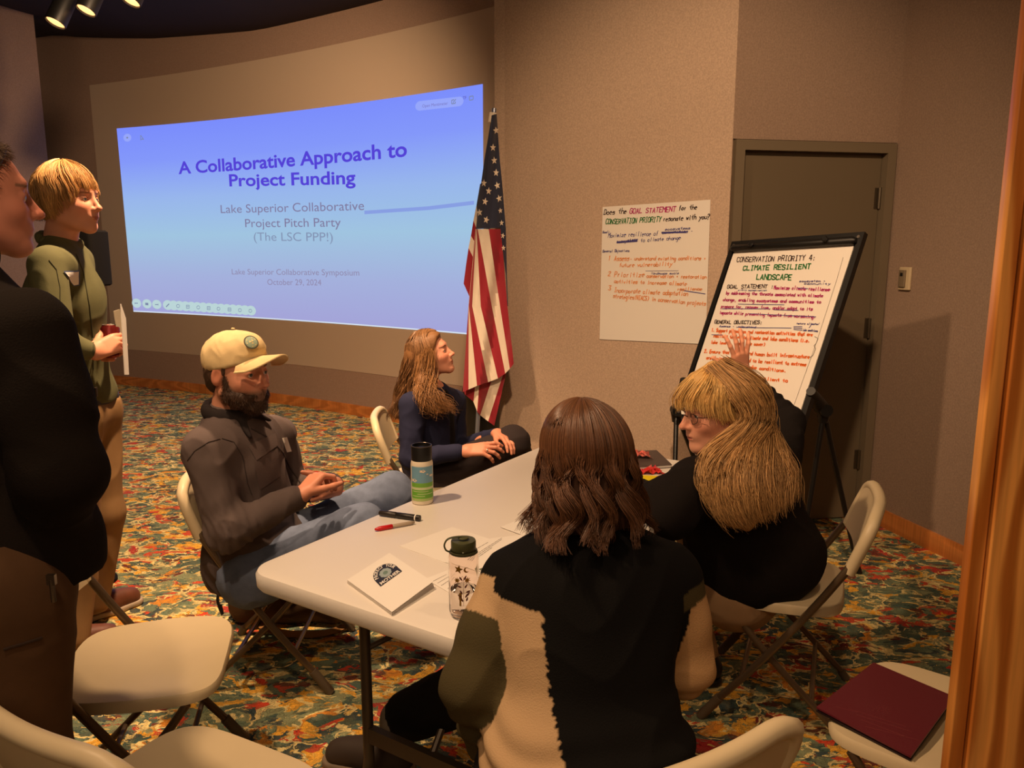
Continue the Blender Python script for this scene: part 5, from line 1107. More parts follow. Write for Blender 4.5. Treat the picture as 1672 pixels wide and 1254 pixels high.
# ================================================================ blond man standing
def blond_man():
    p = Person('standing young man with blond hair, olive button shirt and tan trousers', (-1.68, 3.05, 0)); r = p.root
    O = P_(113, 326, 2.88); neck = P_(98, 398, 2.92); F = A_((.99, -.10, -.02)); U = A_((-.05, 0, 1))
    p.head(O, F, U, 1.0, neck, 'm', skin=(220,156,128), lip=(176,96,84), brow=.003, browc=(140,96,60), jaw=.88, nose=1.05)
    pel = P_(128, 668, 2.98); shr = P_(78, 432, 2.74); shl = P_(128, 425, 3.12); face = A_((.97, -.2, 0))
    elr = P_(92, 560, 2.66); wrr = P_(154, 574, 2.74); ell_ = P_(120, 560, 3.16); wrl = P_(160, 572, 3.0)
    S = SDF(); torso(S, pel, neck, shl, shr, face, .12, .09); S.chain([shr, elr, wrr], [.04, .034, .025]); S.chain([shl, ell_, wrl], [.04, .034, .025])
    hr = SDF(); hand(hr, wrr, P_(190, 560, 2.80)-wrr, (.35, .9, .1), (.1, .2, 1), ((40, 50, 30), (42, 52, 30), (46, 55, 30), (50, 55, 30)), sc=1.0, thumb=(.7, .6, .4)); hr.cone(wrr-(wrr-elr)*.12, wrr, .026, .025)
    hl = SDF(); hand(hl, wrl, A_((.9, -.35, .05)), (.2, -.9, 0), (0, .2, 1), ((50, 55, 30),)*4, sc=1.0)
    p.body(S, .010, [hr, hl])
    S = SDF(); R = torso(S, pel, neck+A_((0, 0, -.01)), shl, shr, face, .140, .118, .0, .06); S.chain([shr, elr, sl(elr, wrr)], [.062, .056, .038], .03); S.chain([shl, ell_, sl(ell_, wrl)], [.060, .054, .038], .03); S.plane(pel+A_((0, 0, .03)), (0, 0, -1)); necksub(S, neck)
    fo = folds(.004, 22, 31, along=(0, 0, 1), f2=.6); sh = sdfobj('olive_shirt', S, .0075, M['cloth'], r, solid((98,97,68)), fo)
    S = SDF(); cc = neck+A_((0, 0, .004))
    for a in range(0, 360, 24): q = math.radians(a); S.ell(cc+R@A_((math.cos(q)*.062, math.sin(q)*.064, .006-.022*math.cos(q))), A_((.014, .020, .020)), R, .012)
    S.ell(cc+A_((0, 0, .03)), A_((.050, .050, .07)), R, .008, sub=True); sdfobj('collar', S, .005, M['cloth'], r, solid((104,102,72)), None, parent=sh)
    decal('name_sticker_border', sh, r, [(102, 443), (128, 441), (129, 466), (119, 467)], mat('sticker_blue', (70,84,120), .7), .004, 3)
    decal('name_sticker', sh, r, [(104, 445), (126, 443), (126, 464), (119, 465)], M['paper'], .006, 3)
    seam('button_placket', sh, r, [(124, 415), (136, 445), (146, 500), (152, 560), (152, 610)], mat('shirt_seam', (66,66,44), .9), .002)
    seam('armhole_seam', sh, r, [(80, 425), (92, 440), (98, 470), (98, 510)], mat('shirt_seam', (66,66,44), .9), .0016)
    S = SDF(); S.cone(pel+A_((0, -.05, .035)), pel+A_((0, .05, .035)), .125, .125, .04); S.plane(pel+A_((0, 0, .052)), (0, 0, 1)); S.plane(pel+A_((0, 0, .014)), (0, 0, -1)); b = sdfobj('belt', S, .007, mat('belt_leather', (34,26,22), .5), r)
    mb = MB(); mb.box(tuple(P_(152, 640, 2.86)-A_(r.location)), (.03, .012, .036), bev=.003); mb.build('buckle', mat('buckle_metal', (70,60,50), .35, .8), b)
    S = SDF(); anl = flo(150, 985, .09); anr = flo(118, 1040, .09); anl = V3(anl); anr = V3(anr); hl_ = pel+A_((0, .08, -.06)); hr_ = pel+A_((0, -.08, -.06)); knl = (hl_+anl)/2+A_((.05, 0, 0)); knr = (hr_+anr)/2+A_((.03, 0, 0))
    S.cone(pel+A_((0, -.05, -.01)), pel+A_((0, .05, -.01)), .130, .130, .05); S.chain([hl_, knl, anl], [.108, .078, .062], .03); S.chain([hr_, knr, anr], [.108, .078, .062], .03); S.plane(pel+A_((0, 0, .03)), (0, 0, 1)); S.plane((0, 0, .06), (0, 0, -1))
    sdfobj('tan_trousers', S, .008, M['cloth'], r, solid((142,110,74)), folds(.006, 16, 35, along=(0, 0, 1), f2=.5))
    shoe('shoe', r, (anl[0]-.05, anl[1]+.02, 0), tuple(flo(229, 983)), M['leather'], M['sole']); shoe('shoe', r, (anr[0]-.06, anr[1]+.02, 0), tuple(flo(190, 1048)), M['leather'], M['sole'])
    mb = MB(); q = [Vector(wrr-(wrr-elr)/np.linalg.norm(wrr-elr)*.02-A_(r.location))+Vector((.0, math.cos(t)*.031, math.sin(t)*.031)) for t in np.linspace(0, 6.28, 17)]; mb.tube(q, .0045, 8, cap=False); mb.build('bracelet', M['black'], r)
    # hair: full bowl of blond strands swept towards the face
    S = SDF(); S.ell(p.w((-.016, 0, .030)), A_((.104, .088, .096)), p.R, .02); S.ell(p.w((-.05, 0, -.03)), A_((.062, .074, .055)), p.R, .03); S.plane(p.w((.055, 0, 0)), p.R@A_((1, 0, .05)))
    hv = sdfobj('hair', S, .006, M['hairv'], r, solid((160,116,66)), lambda V, N: .004*wav(V, 80, 3))
    R_ = np.random.RandomState(21); out = []; cols = []
    for i in range(1900):
        az = R_.uniform(-180, 180); a0 = math.radians(az); k = round(az/10); rk = np.random.RandomState(k+300); lay = R_.uniform(1.02, 1.15)
        ab = abs(az); Ln = -.012+.105*min(1, max(0, (ab-45)/60))+.01*rk.rand(); Ln *= R_.uniform(.8, 1.1); q = []; sweep = -.35*math.copysign(1, az)*min(1, ab/60)*(1 if ab < 140 else .2)
        for j in range(16):
            s = j/15*(.155+Ln)
            f = min(1, s/.155); phi = math.radians(5+85*f); a = a0+sweep*f*f; d = max(0, s-.155)
            e = A_((-.016+.102*lay*math.sin(phi)*math.cos(a), .086*lay*math.sin(phi)*math.sin(a), .028+.098*lay*math.cos(phi)-d))
            e = e+A_((.10*d*(1 if ab < 130 else -.1)+.010*math.sin(42*d+k*1.7)*min(1, f)*rk.rand(), 0, .004*math.sin(k))); e[1] -= math.copysign(1, e[1])*(2.2*d*d if ab > 60 else 0); q.append(p.w(e))
        out.append(q); cols.append(lc(214,164,104)*(.45+.75*R_.rand()+.3*rk.rand())*(1 if ab < 125 else .8))
    strands('hair_strands', np.array(out), .0012, np.array(cols), M['hair'], r, hv)
    return p
blond_man()
# ================================================================ man in the dark fleece, left foreground
def left_man():
    p = Person('standing man in a dark fleece and brown trousers, closest at the left edge', (-.95, 1.42, 0)); r = p.root
    O = P_(-44, 322, 1.60); neck = P_(-72, 448, 1.56); F = A_((.74, .66, -.02)); U = A_((-.04, 0, 1))
    p.head(O, F, U, 1.0, neck, 'm', skin=(206,138,116), lip=(160,96,86), brow=.003, browc=(110,84,66), nose=1.15, jaw=1.05)
    pel = P_(-16, 930, 1.50); shr = P_(44, 545, 1.44); shl = P_(-165, 530, 1.80); face = A_((.70, .70, 0))
    elr = P_(98, 770, 1.40); wrr = P_(72, 900, 1.50); ell_ = P_(-200, 800, 1.76); wrl = P_(-120, 900, 1.85)
    S = SDF(); torso(S, pel, neck, shl, shr, face, .14, .11); S.chain([shr, elr, wrr], [.045, .038, .03]); S.chain([shl, ell_, wrl], [.045, .038, .03])
    h = SDF(); hand(h, wrr, (.1, .3, -1), (-.9, .2, 0), (.2, .9, 0), ((25, 30, 20),)*4, sc=1.0); p.body(S, .010, [h])
    S = SDF(); R = torso(S, pel, neck+A_((0, 0, -.01)), shl, shr, face, .185, .150, .02, .06); S.chain([shr, (shr+elr)/2, elr, wrr+A_((0, 0, .0))], [.082, .078, .070, .056], .04); S.chain([shl, ell_, wrl], [.08, .068, .05], .04)
    S.cone(pel+A_((-.02, 0, .03)), pel+A_((.06, 0, .03)), .175, .165, .05); S.plane(pel+A_((0, 0, -.01)), (.0, 0, -1)); necksub(S, neck+A_((0, 0, .02)), .075)
    sdfobj('fleece_jacket', S, .008, mat('fleece', (30,26,24), .98, bump=.6, bscale=260, attr='Col', spec=.1), r, solid((31,26,23)), folds(.006, 14, 41))
    S = SDF(); cc = neck+A_((0, 0, .03))
    for a in range(0, 360, 20): q = math.radians(a); S.ell(cc+R@A_((math.cos(q)*.064, math.sin(q)*.068, .01)), A_((.015, .022, .034)), R, .012)
    S.ell(cc+A_((0, 0, .03)), A_((.056, .060, .09)), R, .008, sub=True); sdfobj('collar', S, .005, M['cloth'], r, solid((18,16,16)))
    S = SDF(); hr_ = pel+R@A_((0, -.1, -.05)); hl_ = pel+R@A_((0, .1, -.05)); anr = A_((hr_[0]-.02, hr_[1], .1)); anl = A_((hl_[0]-.05, hl_[1]+.05, .1))
    S.cone(hl_+A_((0, 0, .05)), hr_+A_((0, 0, .05)), .12, .125, .05); S.chain([hr_, (hr_+anr)/2, anr], [.118, .092, .078], .03); S.chain([hl_, (hl_+anl)/2, anl], [.118, .09, .075], .03); S.plane((0, 0, .06), (0, 0, -1))
    tr = sdfobj('brown_trousers', S, .008, M['cloth'], r, solid((88,64,44)), folds(.007, 15, 45, along=(0, 0, 1), f2=.5))
    for a in (anr, anl): shoe('shoe', r, (a[0]-.05, a[1]-.05, 0), (a[0]+.13, a[1]+.14, 0), M['leather'], M['sole'])
    mb = MB(); c = P_(84, 946, 1.37)-A_(r.location); mb.tube([Vector(c), Vector(c)+Vector((0, 0, -.045))], .005, 8); mb.box(tuple(c), (.016, .008, .02)); mb.build('belt_clip', mat('clip_steel', (120,108,96), .3, .9), r)
    seam('pocket_seam', tr, r, [(6, 1060), (40, 1050), (72, 1040)], mat('trouser_seam', (52,36,26), .9), .003)
    # short greying hair
    S = SDF(); S.ell(p.w((-.018, 0, .032)), A_((.102, .080, .092)), p.R, .02); S.ell(p.w((-.05, 0, -.02)), A_((.06, .070, .06)), p.R, .03); S.ell(p.w((.0, 0, .05)), A_((.090, .072, .074)), p.R, .02); S.plane(p.w((.052, 0, .075)), p.R@A_((1, 0, -.55)))
    hv = sdfobj('short_hair', S, .005, M['hairv'], r, solid((72,56,46)), lambda V, N: .002*wav(V, 160, 3))
    me = hv.data; co = np.empty(len(me.vertices)*3); me.vertices.foreach_get('co', co); co = co.reshape(-1, 3)+A_(r.location); no = np.empty(len(me.vertices)*3); me.vertices.foreach_get('normal', no); no = no.reshape(-1, 3)
    R_ = np.random.RandomState(6); ix = R_.choice(len(co), 2200); fw = p.R[:, 0]; pa = np.stack([co[ix]+(no[ix]*.6+fw*.5+A_((0, 0, -.4))+R_.normal(size=(2200, 3))*.15)*t for t in (-.002, .004, .009, .014)], 1)
    strands('hair_strands', pa, .0006, np.tile(lc(104,84,70), (2200, 1))*R_.uniform(.5, 1.7, (2200, 1)), M['hair'], r, hv)
    return p
left_man()
# ================================================================ things on the table
ZT = .7402
def tpt(px, py): return Vector(flo(px, py, ZT))
def flat_thing(name, label, cat, quad, mt, th=.0009, lift=0.0, group=None, root=None):
    c = sum((tpt(*q) for q in quad), Vector())/4; t = root or thing(name, label, cat, loc=tuple(Vector((c.x, c.y, ZT+lift))), group=group)
    mb = MB(); P = [tpt(*q)-Vector((c.x, c.y, ZT)) for q in quad]; mb.add([p for p in P]+[p+Vector((0, 0, th)) for p in P], [(3,2,1,0),(4,5,6,7),(0,1,5,4),(1,2,6,5),(2,3,7,6),(3,0,4,7)]); 
    mb.build('sheet' if root is None else name, mt, t, smooth=False); t['c'] = 0; del t['c']; return t, c
inkg = mat('print_grey', (120,112,108), .8)
def print_lines(t, c, quad, rows, z, w=.0022, mt=None, name='printed_lines'):
    """rows: (v, u0, u1) on the sheet"""
    q = [tpt(*p)-Vector((c.x, c.y, ZT)) for p in quad]; mb = MB(); rr = random.Random(4)
    def P(u, v): return q[0].lerp(q[1], u).lerp(q[3].lerp(q[2], u), v)+Vector((0, 0, z))
    for v, u0, u1 in rows:
        u = u0
        while u < u1:
            du = rr.uniform(.03, .08); hv = w/(q[3]-q[0]).length; e = min(u+du, u1); mb.add([P(u, v), P(e, v), P(e, v+hv), P(u, v+hv)], [(3, 2, 1, 0)]); u += du+.012
    mb.build(name, mt or inkg, t, smooth=False)
Q1 = [(652, 892), (738, 861), (802, 881), (727, 919)]; flat_thing('paper_sheet', 'blank white paper sheet in the middle of the table beyond the clear bottle', 'paper', Q1, M['paper'])
Q2 = [(727, 919), (802, 880), (868, 872), (800, 938)]; t, c = flat_thing('paper_sheet', 'white printed sheet partly hidden by the shoulder of the colour-block sweater', 'paper', Q2, M['paper'], lift=.0011)
print_lines(t, c, Q2, [(.12, .25, .8), (.3, .2, .95), (.36, .2, .9), (.42, .2, .6)], .0014)
Q3 = [(817, 862), (857, 846), (905, 860), (866, 880)]; flat_thing('paper_sheet', 'white sheet poking out left of the brown hair, farthest of the sheets', 'paper', Q3, M['paper'], lift=.0022)
Q4 = [(694, 946), (730, 932), (812, 946), (782, 996)]; t, c = flat_thing('paper_sheet', 'white printed sheet lying under the clear water bottle', 'paper', Q4, M['paper'], lift=.0006)
print_lines(t, c, Q4, [(.12, .1, .7), (.2, .1, .8), (.28, .08, .6), (.4, .1, .8), (.48, .1, .75)], .0014, .0018)
Q5 = [(782, 931), (812, 920), (826, 930), (800, 944)]; t, c = flat_thing('leaflet', 'small grey-green printed leaflet beside the clear water bottle', 'leaflet', Q5, mat('leaflet_green', (110,116,88), .6), lift=.0024); print_lines(t, c, Q5, [(.3, .1, .9), (.45, .1, .8)], .0012, .002, M['paper'])
# booklet
bq = [(567, 953), (636, 914), (707, 962), (640, 1006)]
bc = sum((tpt(*q) for q in bq), Vector())/4; bk = thing('booklet', 'white saddle-stitched booklet with a dark arched badge on its cover', 'booklet', loc=(bc.x, bc.y, ZT))
q = [tpt(*p)-bc for p in bq]; L0, T0, R0, B0 = q
def leaf(mb, zl, zr, th=.0012, ext=0.0):
    # hinge along the left-bottom edge (L0-B0); the free edge T0-R0 lifts
    e = (R0-B0).normalized()*ext; V = [L0+Vector((0, 0, zl)), B0+Vector((0, 0, zl)), R0+e+Vector((0, 0, zr)), T0+e+Vector((0, 0, zr))]
    mb.add(V+[v+Vector((0, 0, th)) for v in V], [(0,1,2,3)[::-1] if False else (3,2,1,0),(4,5,6,7),(0,1,5,4),(1,2,6,5),(2,3,7,6),(3,0,4,7)])
mb = MB(); leaf(mb, 0, 0, .0012, .012); mb.build('back_cover', M['paper'], bk, smooth=False)
mb = MB()
for k in range(6): leaf(mb, .0015+.0009*k, .0015+.0022*k, .0005, .006-.001*k)
o = mb.build('pages', mat('page_paper', (214,206,198), .85), bk, smooth=False); o['kind'] = 'stuff'
mb = MB(); leaf(mb, .0085, .0175, .0013, 0); cov = mb.build('front_cover', M['paper'], bk, smooth=False)
def cv(u, v, z=.0004): # u: 0 at the left tip along L0->T0 , v: 0..1 from that edge to B0-R0
    zz = lambda a: .0098+(.0188-.0098)*a
    return L0.lerp(T0, u).lerp(B0.lerp(R0, u), v)+Vector((0, 0, zz(u)+z))
# badge frame: origin at its lower left, x along L0->... reading direction from bottom-left to top-right in the picture
bo = Vector((0, 0)); 
def bpx(px, py, z=.0006):
    # point on the cover plane under this measured spot
    P = tpt(px, py)-bc; e1 = (T0-L0); e2 = (B0-L0); d = P-L0; det = e1.x*e2.y-e1.y*e2.x; u = (d.x*e2.y-d.y*e2.x)/det; v = (e1.x*d.y-e1.y*d.x)/det; return cv(u, v, z)
X0, X1 = bpx(622, 966), bpx(658, 943); Yv = bpx(603, 947)-X0; Xv = X1-X0
def bb2(x, y, z=0): return X0+Xv*x+Yv*y*1.0+Vector((0, 0, z))
N_ = 24; arch = [(0, 0), (1, 0), (1, .45)]+[(.5+.5*math.cos(a), .45+.62*math.sin(a)) for a in np.linspace(0, math.pi, N_)][1:]
def poly(mb, pts, z): mb.add([bb2(x, y, z) for x, y in pts], [tuple(range(len(pts)))])
mb = MB(); poly(mb, arch, .0002); mb.build('badge_field', mat('badge_navy', (34,38,56), .7), cov, smooth=False)
mb = MB(); poly(mb, [(.5+.24*math.cos(a)*(1+.05*math.cos(9*a)), .52+.27*math.sin(a)*(1+.05*math.cos(9*a))) for a in np.linspace(0, 6.283, 40)[:-1]], .0005); mb.build('badge_disc', mat('badge_pale_blue', (150,166,170), .7), cov, smooth=False)
mb = MB(); poly(mb, [(.5+.10*math.cos(a), .52+.11*math.sin(a)) for a in np.linspace(0, 6.283, 16)[:-1]], .0007); mb.build('badge_centre', mat('badge_green', (104,130,122), .7), cov, smooth=False)
wm = mat('badge_letters', (226,222,216), .8); mb = MB(); V, F = textfit('MOTHER', lambda u, v: bb2(.06+.88*u, .045+.17*v, .0006), .03); mb.add(V, F)
for i, ch in enumerate('PROTECT YOUR'):
    if ch == ' ': continue
    a = math.pi*(.97-.94*i/11); V, F = text_mesh(ch, 1, .03); ca, sa = math.cos(a-math.pi/2), math.sin(a-math.pi/2)
    def g(v): x = (v[0]-.3)*.17; y = v[1]/.69*.14; return bb2(.5+.33*math.cos(a)+ca*x-sa*y, .48+.40*math.sin(a)+sa*x*1.1+ca*y*1.1, .0006)
    mb.add([g(v) for v in V], F)
mb.build('badge_lettering', wm, cov, smooth=False)
# landscape tumbler
b0 = tpt(690, 820); tm = thing('tumbler', 'white drink tumbler with black lid and a landscape picture of sky and green fields', 'bottle', loc=tuple(b0))
mb = MB(); mb.lathe([(0, 0), (.030, 0), (.0335, .003), (.0345, .02), (.0345, .128), (.0325, .137), (.031, .140), (0, .140)], n=40); body = mb.build('body', mat('tumbler_cream', (226,214,192), .35, coat=.3), tm)
mb = MB(); mb.lathe([(.0318, .139), (.0322, .183), (.0308, .186), (.0285, .186), (.028, .176), (.010, .174), (.008, .180), (0, .181)], n=40); lid = mb.build('lid', M['black'], tm)
mb = MB(); mb.lathe([(.0305, .185), (.0318, .1865), (.0322, .184)], n=40); mb.build('lid_rim', mat('lid_edge', (120,110,98), .3, .6), lid)
def wrap(mb, r, c, a0, a1, z0, z1, n=14, shape=None):
    """patch on a cylinder of radius r; angles in degrees, -90 faces the viewer"""
    if shape is None: mb.grid(lambda u, v: (c[0]+r*math.cos(math.radians(a0+(a1-a0)*u)), c[1]+r*math.sin(math.radians(a0+(a1-a0)*u)), z0+(z1-z0)*v), n, 1)
def wshape(mb, r, pts, sc, a, z, flip=1):
    """polygon pts (metres) laid on the cylinder at angle a, height z"""
    mb.add([(r*math.cos(math.radians(a)+p[0]*sc/r), r*math.sin(math.radians(a)+p[0]*sc/r), z+p[1]*sc) for p in pts], [tuple(range(len(pts)))])
for nm, cc, z0, z1, rr_ in (('picture_sky', (112,158,184), .072, .124, .03465), ('picture_far_field', (112,170,62), .058, .072, .03467), ('picture_path', (196,204,160), .050, .058, .03466), ('picture_near_field', (104,170,56), .022, .050, .03467), ('picture_ground', (170,190,120), .014, .022, .03466)):
    mb = MB(); wrap(mb, rr_, (0, 0), -150, -10, z0, z1, 20); mb.build(nm, mat(nm, cc, .4), body)
ccm = mat('picture_cloud', (226,206,180), .5); mb = MB(); cl = [(.009*math.cos(a)*(1+.15*math.cos(5*a)), .0042*math.sin(a)*(1+.2*math.cos(5*a))) for a in np.linspace(0, 6.283, 30)[:-1]]
for a, z, s in ((-80, .110, 1), (-30, .094, .8), (-128, .080, 1.1), (-55, .100, .4)): wshape(mb, .0348, cl, s, a, z)
mb.build('picture_cloud', ccm, body, smooth=False)
mb = MB()
for z, a0, a1 in ((.044, -140, -50), (.036, -110, -20), (.029, -140, -70)): wrap(mb, .0348, (0, 0), a0, a1, z, z+.0016, 12)
mb.build('picture_fence', mat('picture_line', (206,212,170), .5), body)
# clear water bottle
b0 = tpt(758, 1004); wb = thing('water_bottle', 'clear water bottle half full with an olive lid and gold star prints', 'bottle', loc=tuple(b0))
gl = mat('clear_bottle', (250,242,238), .03, trans=1, ior=1.18, spec=.5)
mb = MB(); mb.lathe([(0, .004), (.024, .003), (.030, .006), (.0325, .014), (.0325, .135), (.031, .146), (.027, .151), (.0265, .157), (.0248, .157), (.0248, .150), (.029, .143), (.0305, .134), (.0305, .016), (.027, .009), (0, .008)], n=48); bo_ = mb.build('bottle_wall', gl, wb, auto=0)
mb = MB(); mb.lathe([(0, .010), (.026, .011), (.0298, .017), (.0298, .062), (0, .062)], n=40); mb.build('water', mat('water', (244,250,250), .0, trans=1, ior=1.33), wb)
om = mat('olive_plastic', (70,72,44), .5); mb = MB(); mb.lathe([(.0262, .149), (.0268, .150), (.0268, .169), (.0255, .172), (0, .172)], n=40); lid = mb.build('lid', om, wb)
mb = MB(); mb.lathe([(.0262, .1435), (.0295, .144), (.0295, .149), (.0262, .1495)], n=40); mb.build('neck_ring', om, lid)
mb = MB(); mb.tube(bez([(.004, .0, .178), (-.012, -.003, .180), (-.032, -.006, .176), (-.040, -.008, .164), (-.037, -.008, .152), (-.028, -.006, .1465)], 6), .0032, 8, flat=.6); mb.lathe([(0, .1785), (.008, .1785), (.011, .177), (.0115, .175)], n=20); mb.build('strap', om, lid)
gd = mat('gold_print', (152,116,40), .35, .6); bn = mat('brown_print', (84,40,36), .6)
star = lambda n, a, b, o=0: [((a if k % 2 == 0 else b)*math.sin(math.pi*k/n+o), (a if k % 2 == 0 else b)*math.cos(math.pi*k/n+o)) for k in range(2*n)]
moon = [(.0055*math.cos(t), .0055*math.sin(t)) for t in np.linspace(.9, 5.4, 14)]+[(.0022+.0042*math.cos(t), .0008+.0042*math.sin(t)) for t in np.linspace(5.2, 1.1, 12)]
mb = MB(); R2 = .0328
wshape(mb, R2, star(5, .0105, .0045, .2), 1, -106, .118); wshape(mb, R2, moon, 1.1, -76, .117); wshape(mb, R2, star(8, .0080, .0035), 1, -112, .093); wshape(mb, R2, star(8, .0085, .0035, .2), 1, -74, .094)
wshape(mb, R2, [(-.003, 0), (.003, 0), (.0035, .010), (.002, .016), (-.002, .016), (-.0035, .010)], 1, -100, .050); wshape(mb, R2, [(-.002, 0), (.002, 0), (.002, .016), (-.002, .016)], 1, -100, .036); mb.build('gold_print', gd, bo_, smooth=False)
mb = MB(); lf = [(0, 0), (.0022, .004), (.0016, .009), (0, .012), (-.0016, .009), (-.0022, .004)]
def leafp(a, z, th, s=1): wshape(mb, R2, [(x*math.cos(th)-y*math.sin(th), x*math.sin(th)+y*math.cos(th)) for x, y in lf], s, a, z)
for a, z, th in ((-92, .093, .6), (-86, .095, -.5), (-94, .078, 1.3), (-84, .076, -.6), (-80, .066, -1.2), (-92, .062, .5), (-82, .054, -.5), (-90, .045, .4), (-78, .046, -.3), (-95, .055, .9), (-74, .058, -.5)): leafp(a, z, th, .95)
wshape(mb, R2, [(-.0004, 0), (.0004, 0), (.0008, .065), (0, .065)], 1, -88, .036); mb.build('leaf_print', bn, bo_, smooth=False)
# pens
def rod(name, label, p, q, r, parts, cat='marker'):
    P, Q = tpt(*p), tpt(*q); d = Q-P; Ln = d.length; d.normalize(); t = thing(name, label, cat, loc=tuple(P)); up = Vector((0, 0, r))
    for nm, a, b, ra, rb, mt in parts: mb = MB(); mb.tube([up+d*Ln*a, up+d*Ln*(a+(b-a)*.04), up+d*Ln*(b-(b-a)*.04), up+d*Ln*b], [ra*.8, ra, rb, rb*.8], 14); mb.build(nm, mt, t)
    return t, d, Ln
t, d, Ln = rod('marker', 'thick black marker lying beside the landscape tumbler', (620, 842), (686, 851), .009, [('cap', 0, .42, .0085, .009, mat('marker_charcoal', (44,38,34), .4)), ('barrel', .42, .88, .009, .009, mat('marker_black', (30,27,26), .4)), ('white_band', .88, .91, .0092, .0092, M['paper']), ('barrel_end', .91, 1, .009, .0088, mat('marker_black2', (30,27,26), .4))])
mb = MB(); s_ = Vector((0, 0, 1)).cross(d).normalized()
zig = [(.40, -.3), (.46, .35), (.49, -.1), (.54, .4)]
for (a, b), (a2, b2) in zip(zig[:-1], zig[1:]):
    f = lambda a, b, o: d*Ln*(a+o)+s_*(-math.cos(b)*.0093)*0+Vector((0, 0, .009))+(Vector((0, 0, 1))*math.cos(b*1.6+.5)+(-s_)*math.sin(b*1.6+.5)*-1)*.0094
    mb.add([f(a, b, 0), f(a2, b2, 0), f(a2, b2, .014), f(a, b, .014)], [(0, 1, 2, 3)])
mb.build('zigzag_print', M['paper'], t, smooth=False)
rod('marker_pen', 'slim red-capped marker pen nearest the table edge', (612, 868), (677, 856), .0062, [('cap_tip', 0, .10, .003, .0062, mat('pen_red', (196,26,30), .35)), ('cap', .10, .44, .0066, .0066, bpy.data.materials['pen_red']), ('barrel', .44, .92, .0058, .0056, mat('pen_grey', (176,160,140), .4)), ('barrel_end', .92, 1, .005, .003, mat('pen_end', (150,136,116), .4))], 'pen')
# far end: notebook, wrappers, yellow note
nb = [(1028, 742), (1072, 740), (1097, 764), (1036, 768)]; c = sum((tpt(*p) for p in nb), Vector())/4; t = thing('notebook', 'dark grey closed notebook at the far end of the table', 'notebook', loc=(c.x, c.y, ZT))
P = [tpt(*p)-c for p in nb]
for nm, z0, z1, mt, s in (('back_cover', 0, .002, mat('notebook_cover', (74,60,56), .6), 1), ('page_block', .002, .011, M['paper'], .97), ('front_cover', .011, .013, bpy.data.materials['notebook_cover'], 1)):
    mb = MB(); mb.add([p*s+Vector((0, 0, z0)) for p in P]+[p*s+Vector((0, 0, z1)) for p in P], [(3,2,1,0),(4,5,6,7),(0,1,5,4),(1,2,6,5),(2,3,7,6),(3,0,4,7)]); mb.build(nm, mt, t, smooth=False)
def crumple(name, label, px, py, w, h, mt, seed, dz=0, cat='wrapper', tilt=0):
    t = thing(name, label, cat, loc=tuple(tpt(px, py)+Vector((0, 0, dz)))); r = np.random.RandomState(seed); mb = MB(); n = 8
    Z = r.rand(n+1, n+1)*h; D = r.normal(size=(n+1, n+1, 2))*w*.06
    mb.grid(lambda u, v: ((u-.5)*w+D[int(round(u*n)), int(round(v*n)), 0], (v-.5)*w*.7+D[int(round(u*n)), int(round(v*n)), 1], .001+Z[int(round(u*n)), int(round(v*n))]*(1-(2*u-1)**4)), n, n); mb.build('foil', mt, t, smooth=False); return t
rw = mat('wrapper_red', (206,52,48), .3, coat=.4); pw = mat('wrapper_pink', (216,112,100), .35, coat=.3)
crumple('candy_wrapper', 'crumpled pinkish red candy wrapper on the dark notebook', 1042, 752, .085, .03, pw, 3, .014); crumple('candy_wrapper', 'bright red crumpled candy wrapper in front of the notebook', 1062, 772, .085, .022, rw, 5)
flat_thing('sticky_note', 'bright yellow paper on the table near the blonde lady', 'note', [(1046, 776), (1092, 778), (1084, 793), (1052, 788)], mat('note_yellow', (236,214,20), .7))
crumple('napkin', 'crumpled white napkin between the brown hair and the black sleeve', 1052, 830, .07, .03, M['paper'], 8, cat='napkin')
# ================================================================ folder on the chair
fz = .447
fq = [(1333, 1157), (1426, 1084), (1558, 1140), (1487, 1238)]; P = [Vector(flo(x, y, fz)) for x, y in fq]; c = sum(P, Vector())/4
t = thing('folder', 'burgundy presentation folder lying on the chair at lower right', 'folder', loc=(c.x, c.y, .4395)); Pf = [p-Vector((c.x, c.y, fz)) for p in P]
bm_ = mat('burgundy_leatherette', (98,30,42), .42, bump=.25, bscale=700)
for nm, z0, z1, mt, s in (('back_cover', .0, .003, mat('folder_edge', (34,18,22), .5), 1), ('papers', .003, .0075, M['paper'], .96), ('front_cover', .0075, .012, bm_, 1.0)):
    mb = MB(); mb.add([p*s+Vector((0, 0, z0)) for p in Pf]+[p*s+Vector((0, 0, z1)) for p in Pf], [(3,2,1,0),(4,5,6,7),(0,1,5,4),(1,2,6,5),(2,3,7,6),(3,0,4,7)]); fc = mb.build(nm, mt, t, smooth=False)
em = mat('faint_emboss', (126,58,62), .5); mb = MB()
def fp(px, py, z=.0124): return Vector(flo(px, py, fz+.0))-Vector((c.x, c.y, fz))+Vector((0, 0, z))
for a, b in (((1364, 1157), (1400, 1166)), ((1385, 1160), (1480, 1190)), ((1398, 1170), (1488, 1198)), ((1406, 1178), (1478, 1206)), ((1412, 1189), (1500, 1212))):
    u, v = fp(*a), fp(*b); n_ = Vector((0, 0, 1)).cross(v-u).normalized()*.0009; mb.add([u-n_, v-n_, v+n_, u+n_], [(0, 1, 2, 3)])
for k in range(26):
    a = k*2.4; rr_ = .004+.0007*k; cc = fp(1440, 1161)+Vector((.9*rr_*math.cos(a)*1.3, rr_*math.sin(a)*.8, 0)); mb.add([cc+Vector((.0022*math.cos(a+q), .0014*math.sin(a+q), 0)) for q in (0, 1.6, 3.1, 4.7)], [(0, 1, 2, 3)])
mb.build('embossed_emblem', em, fc, smooth=False)
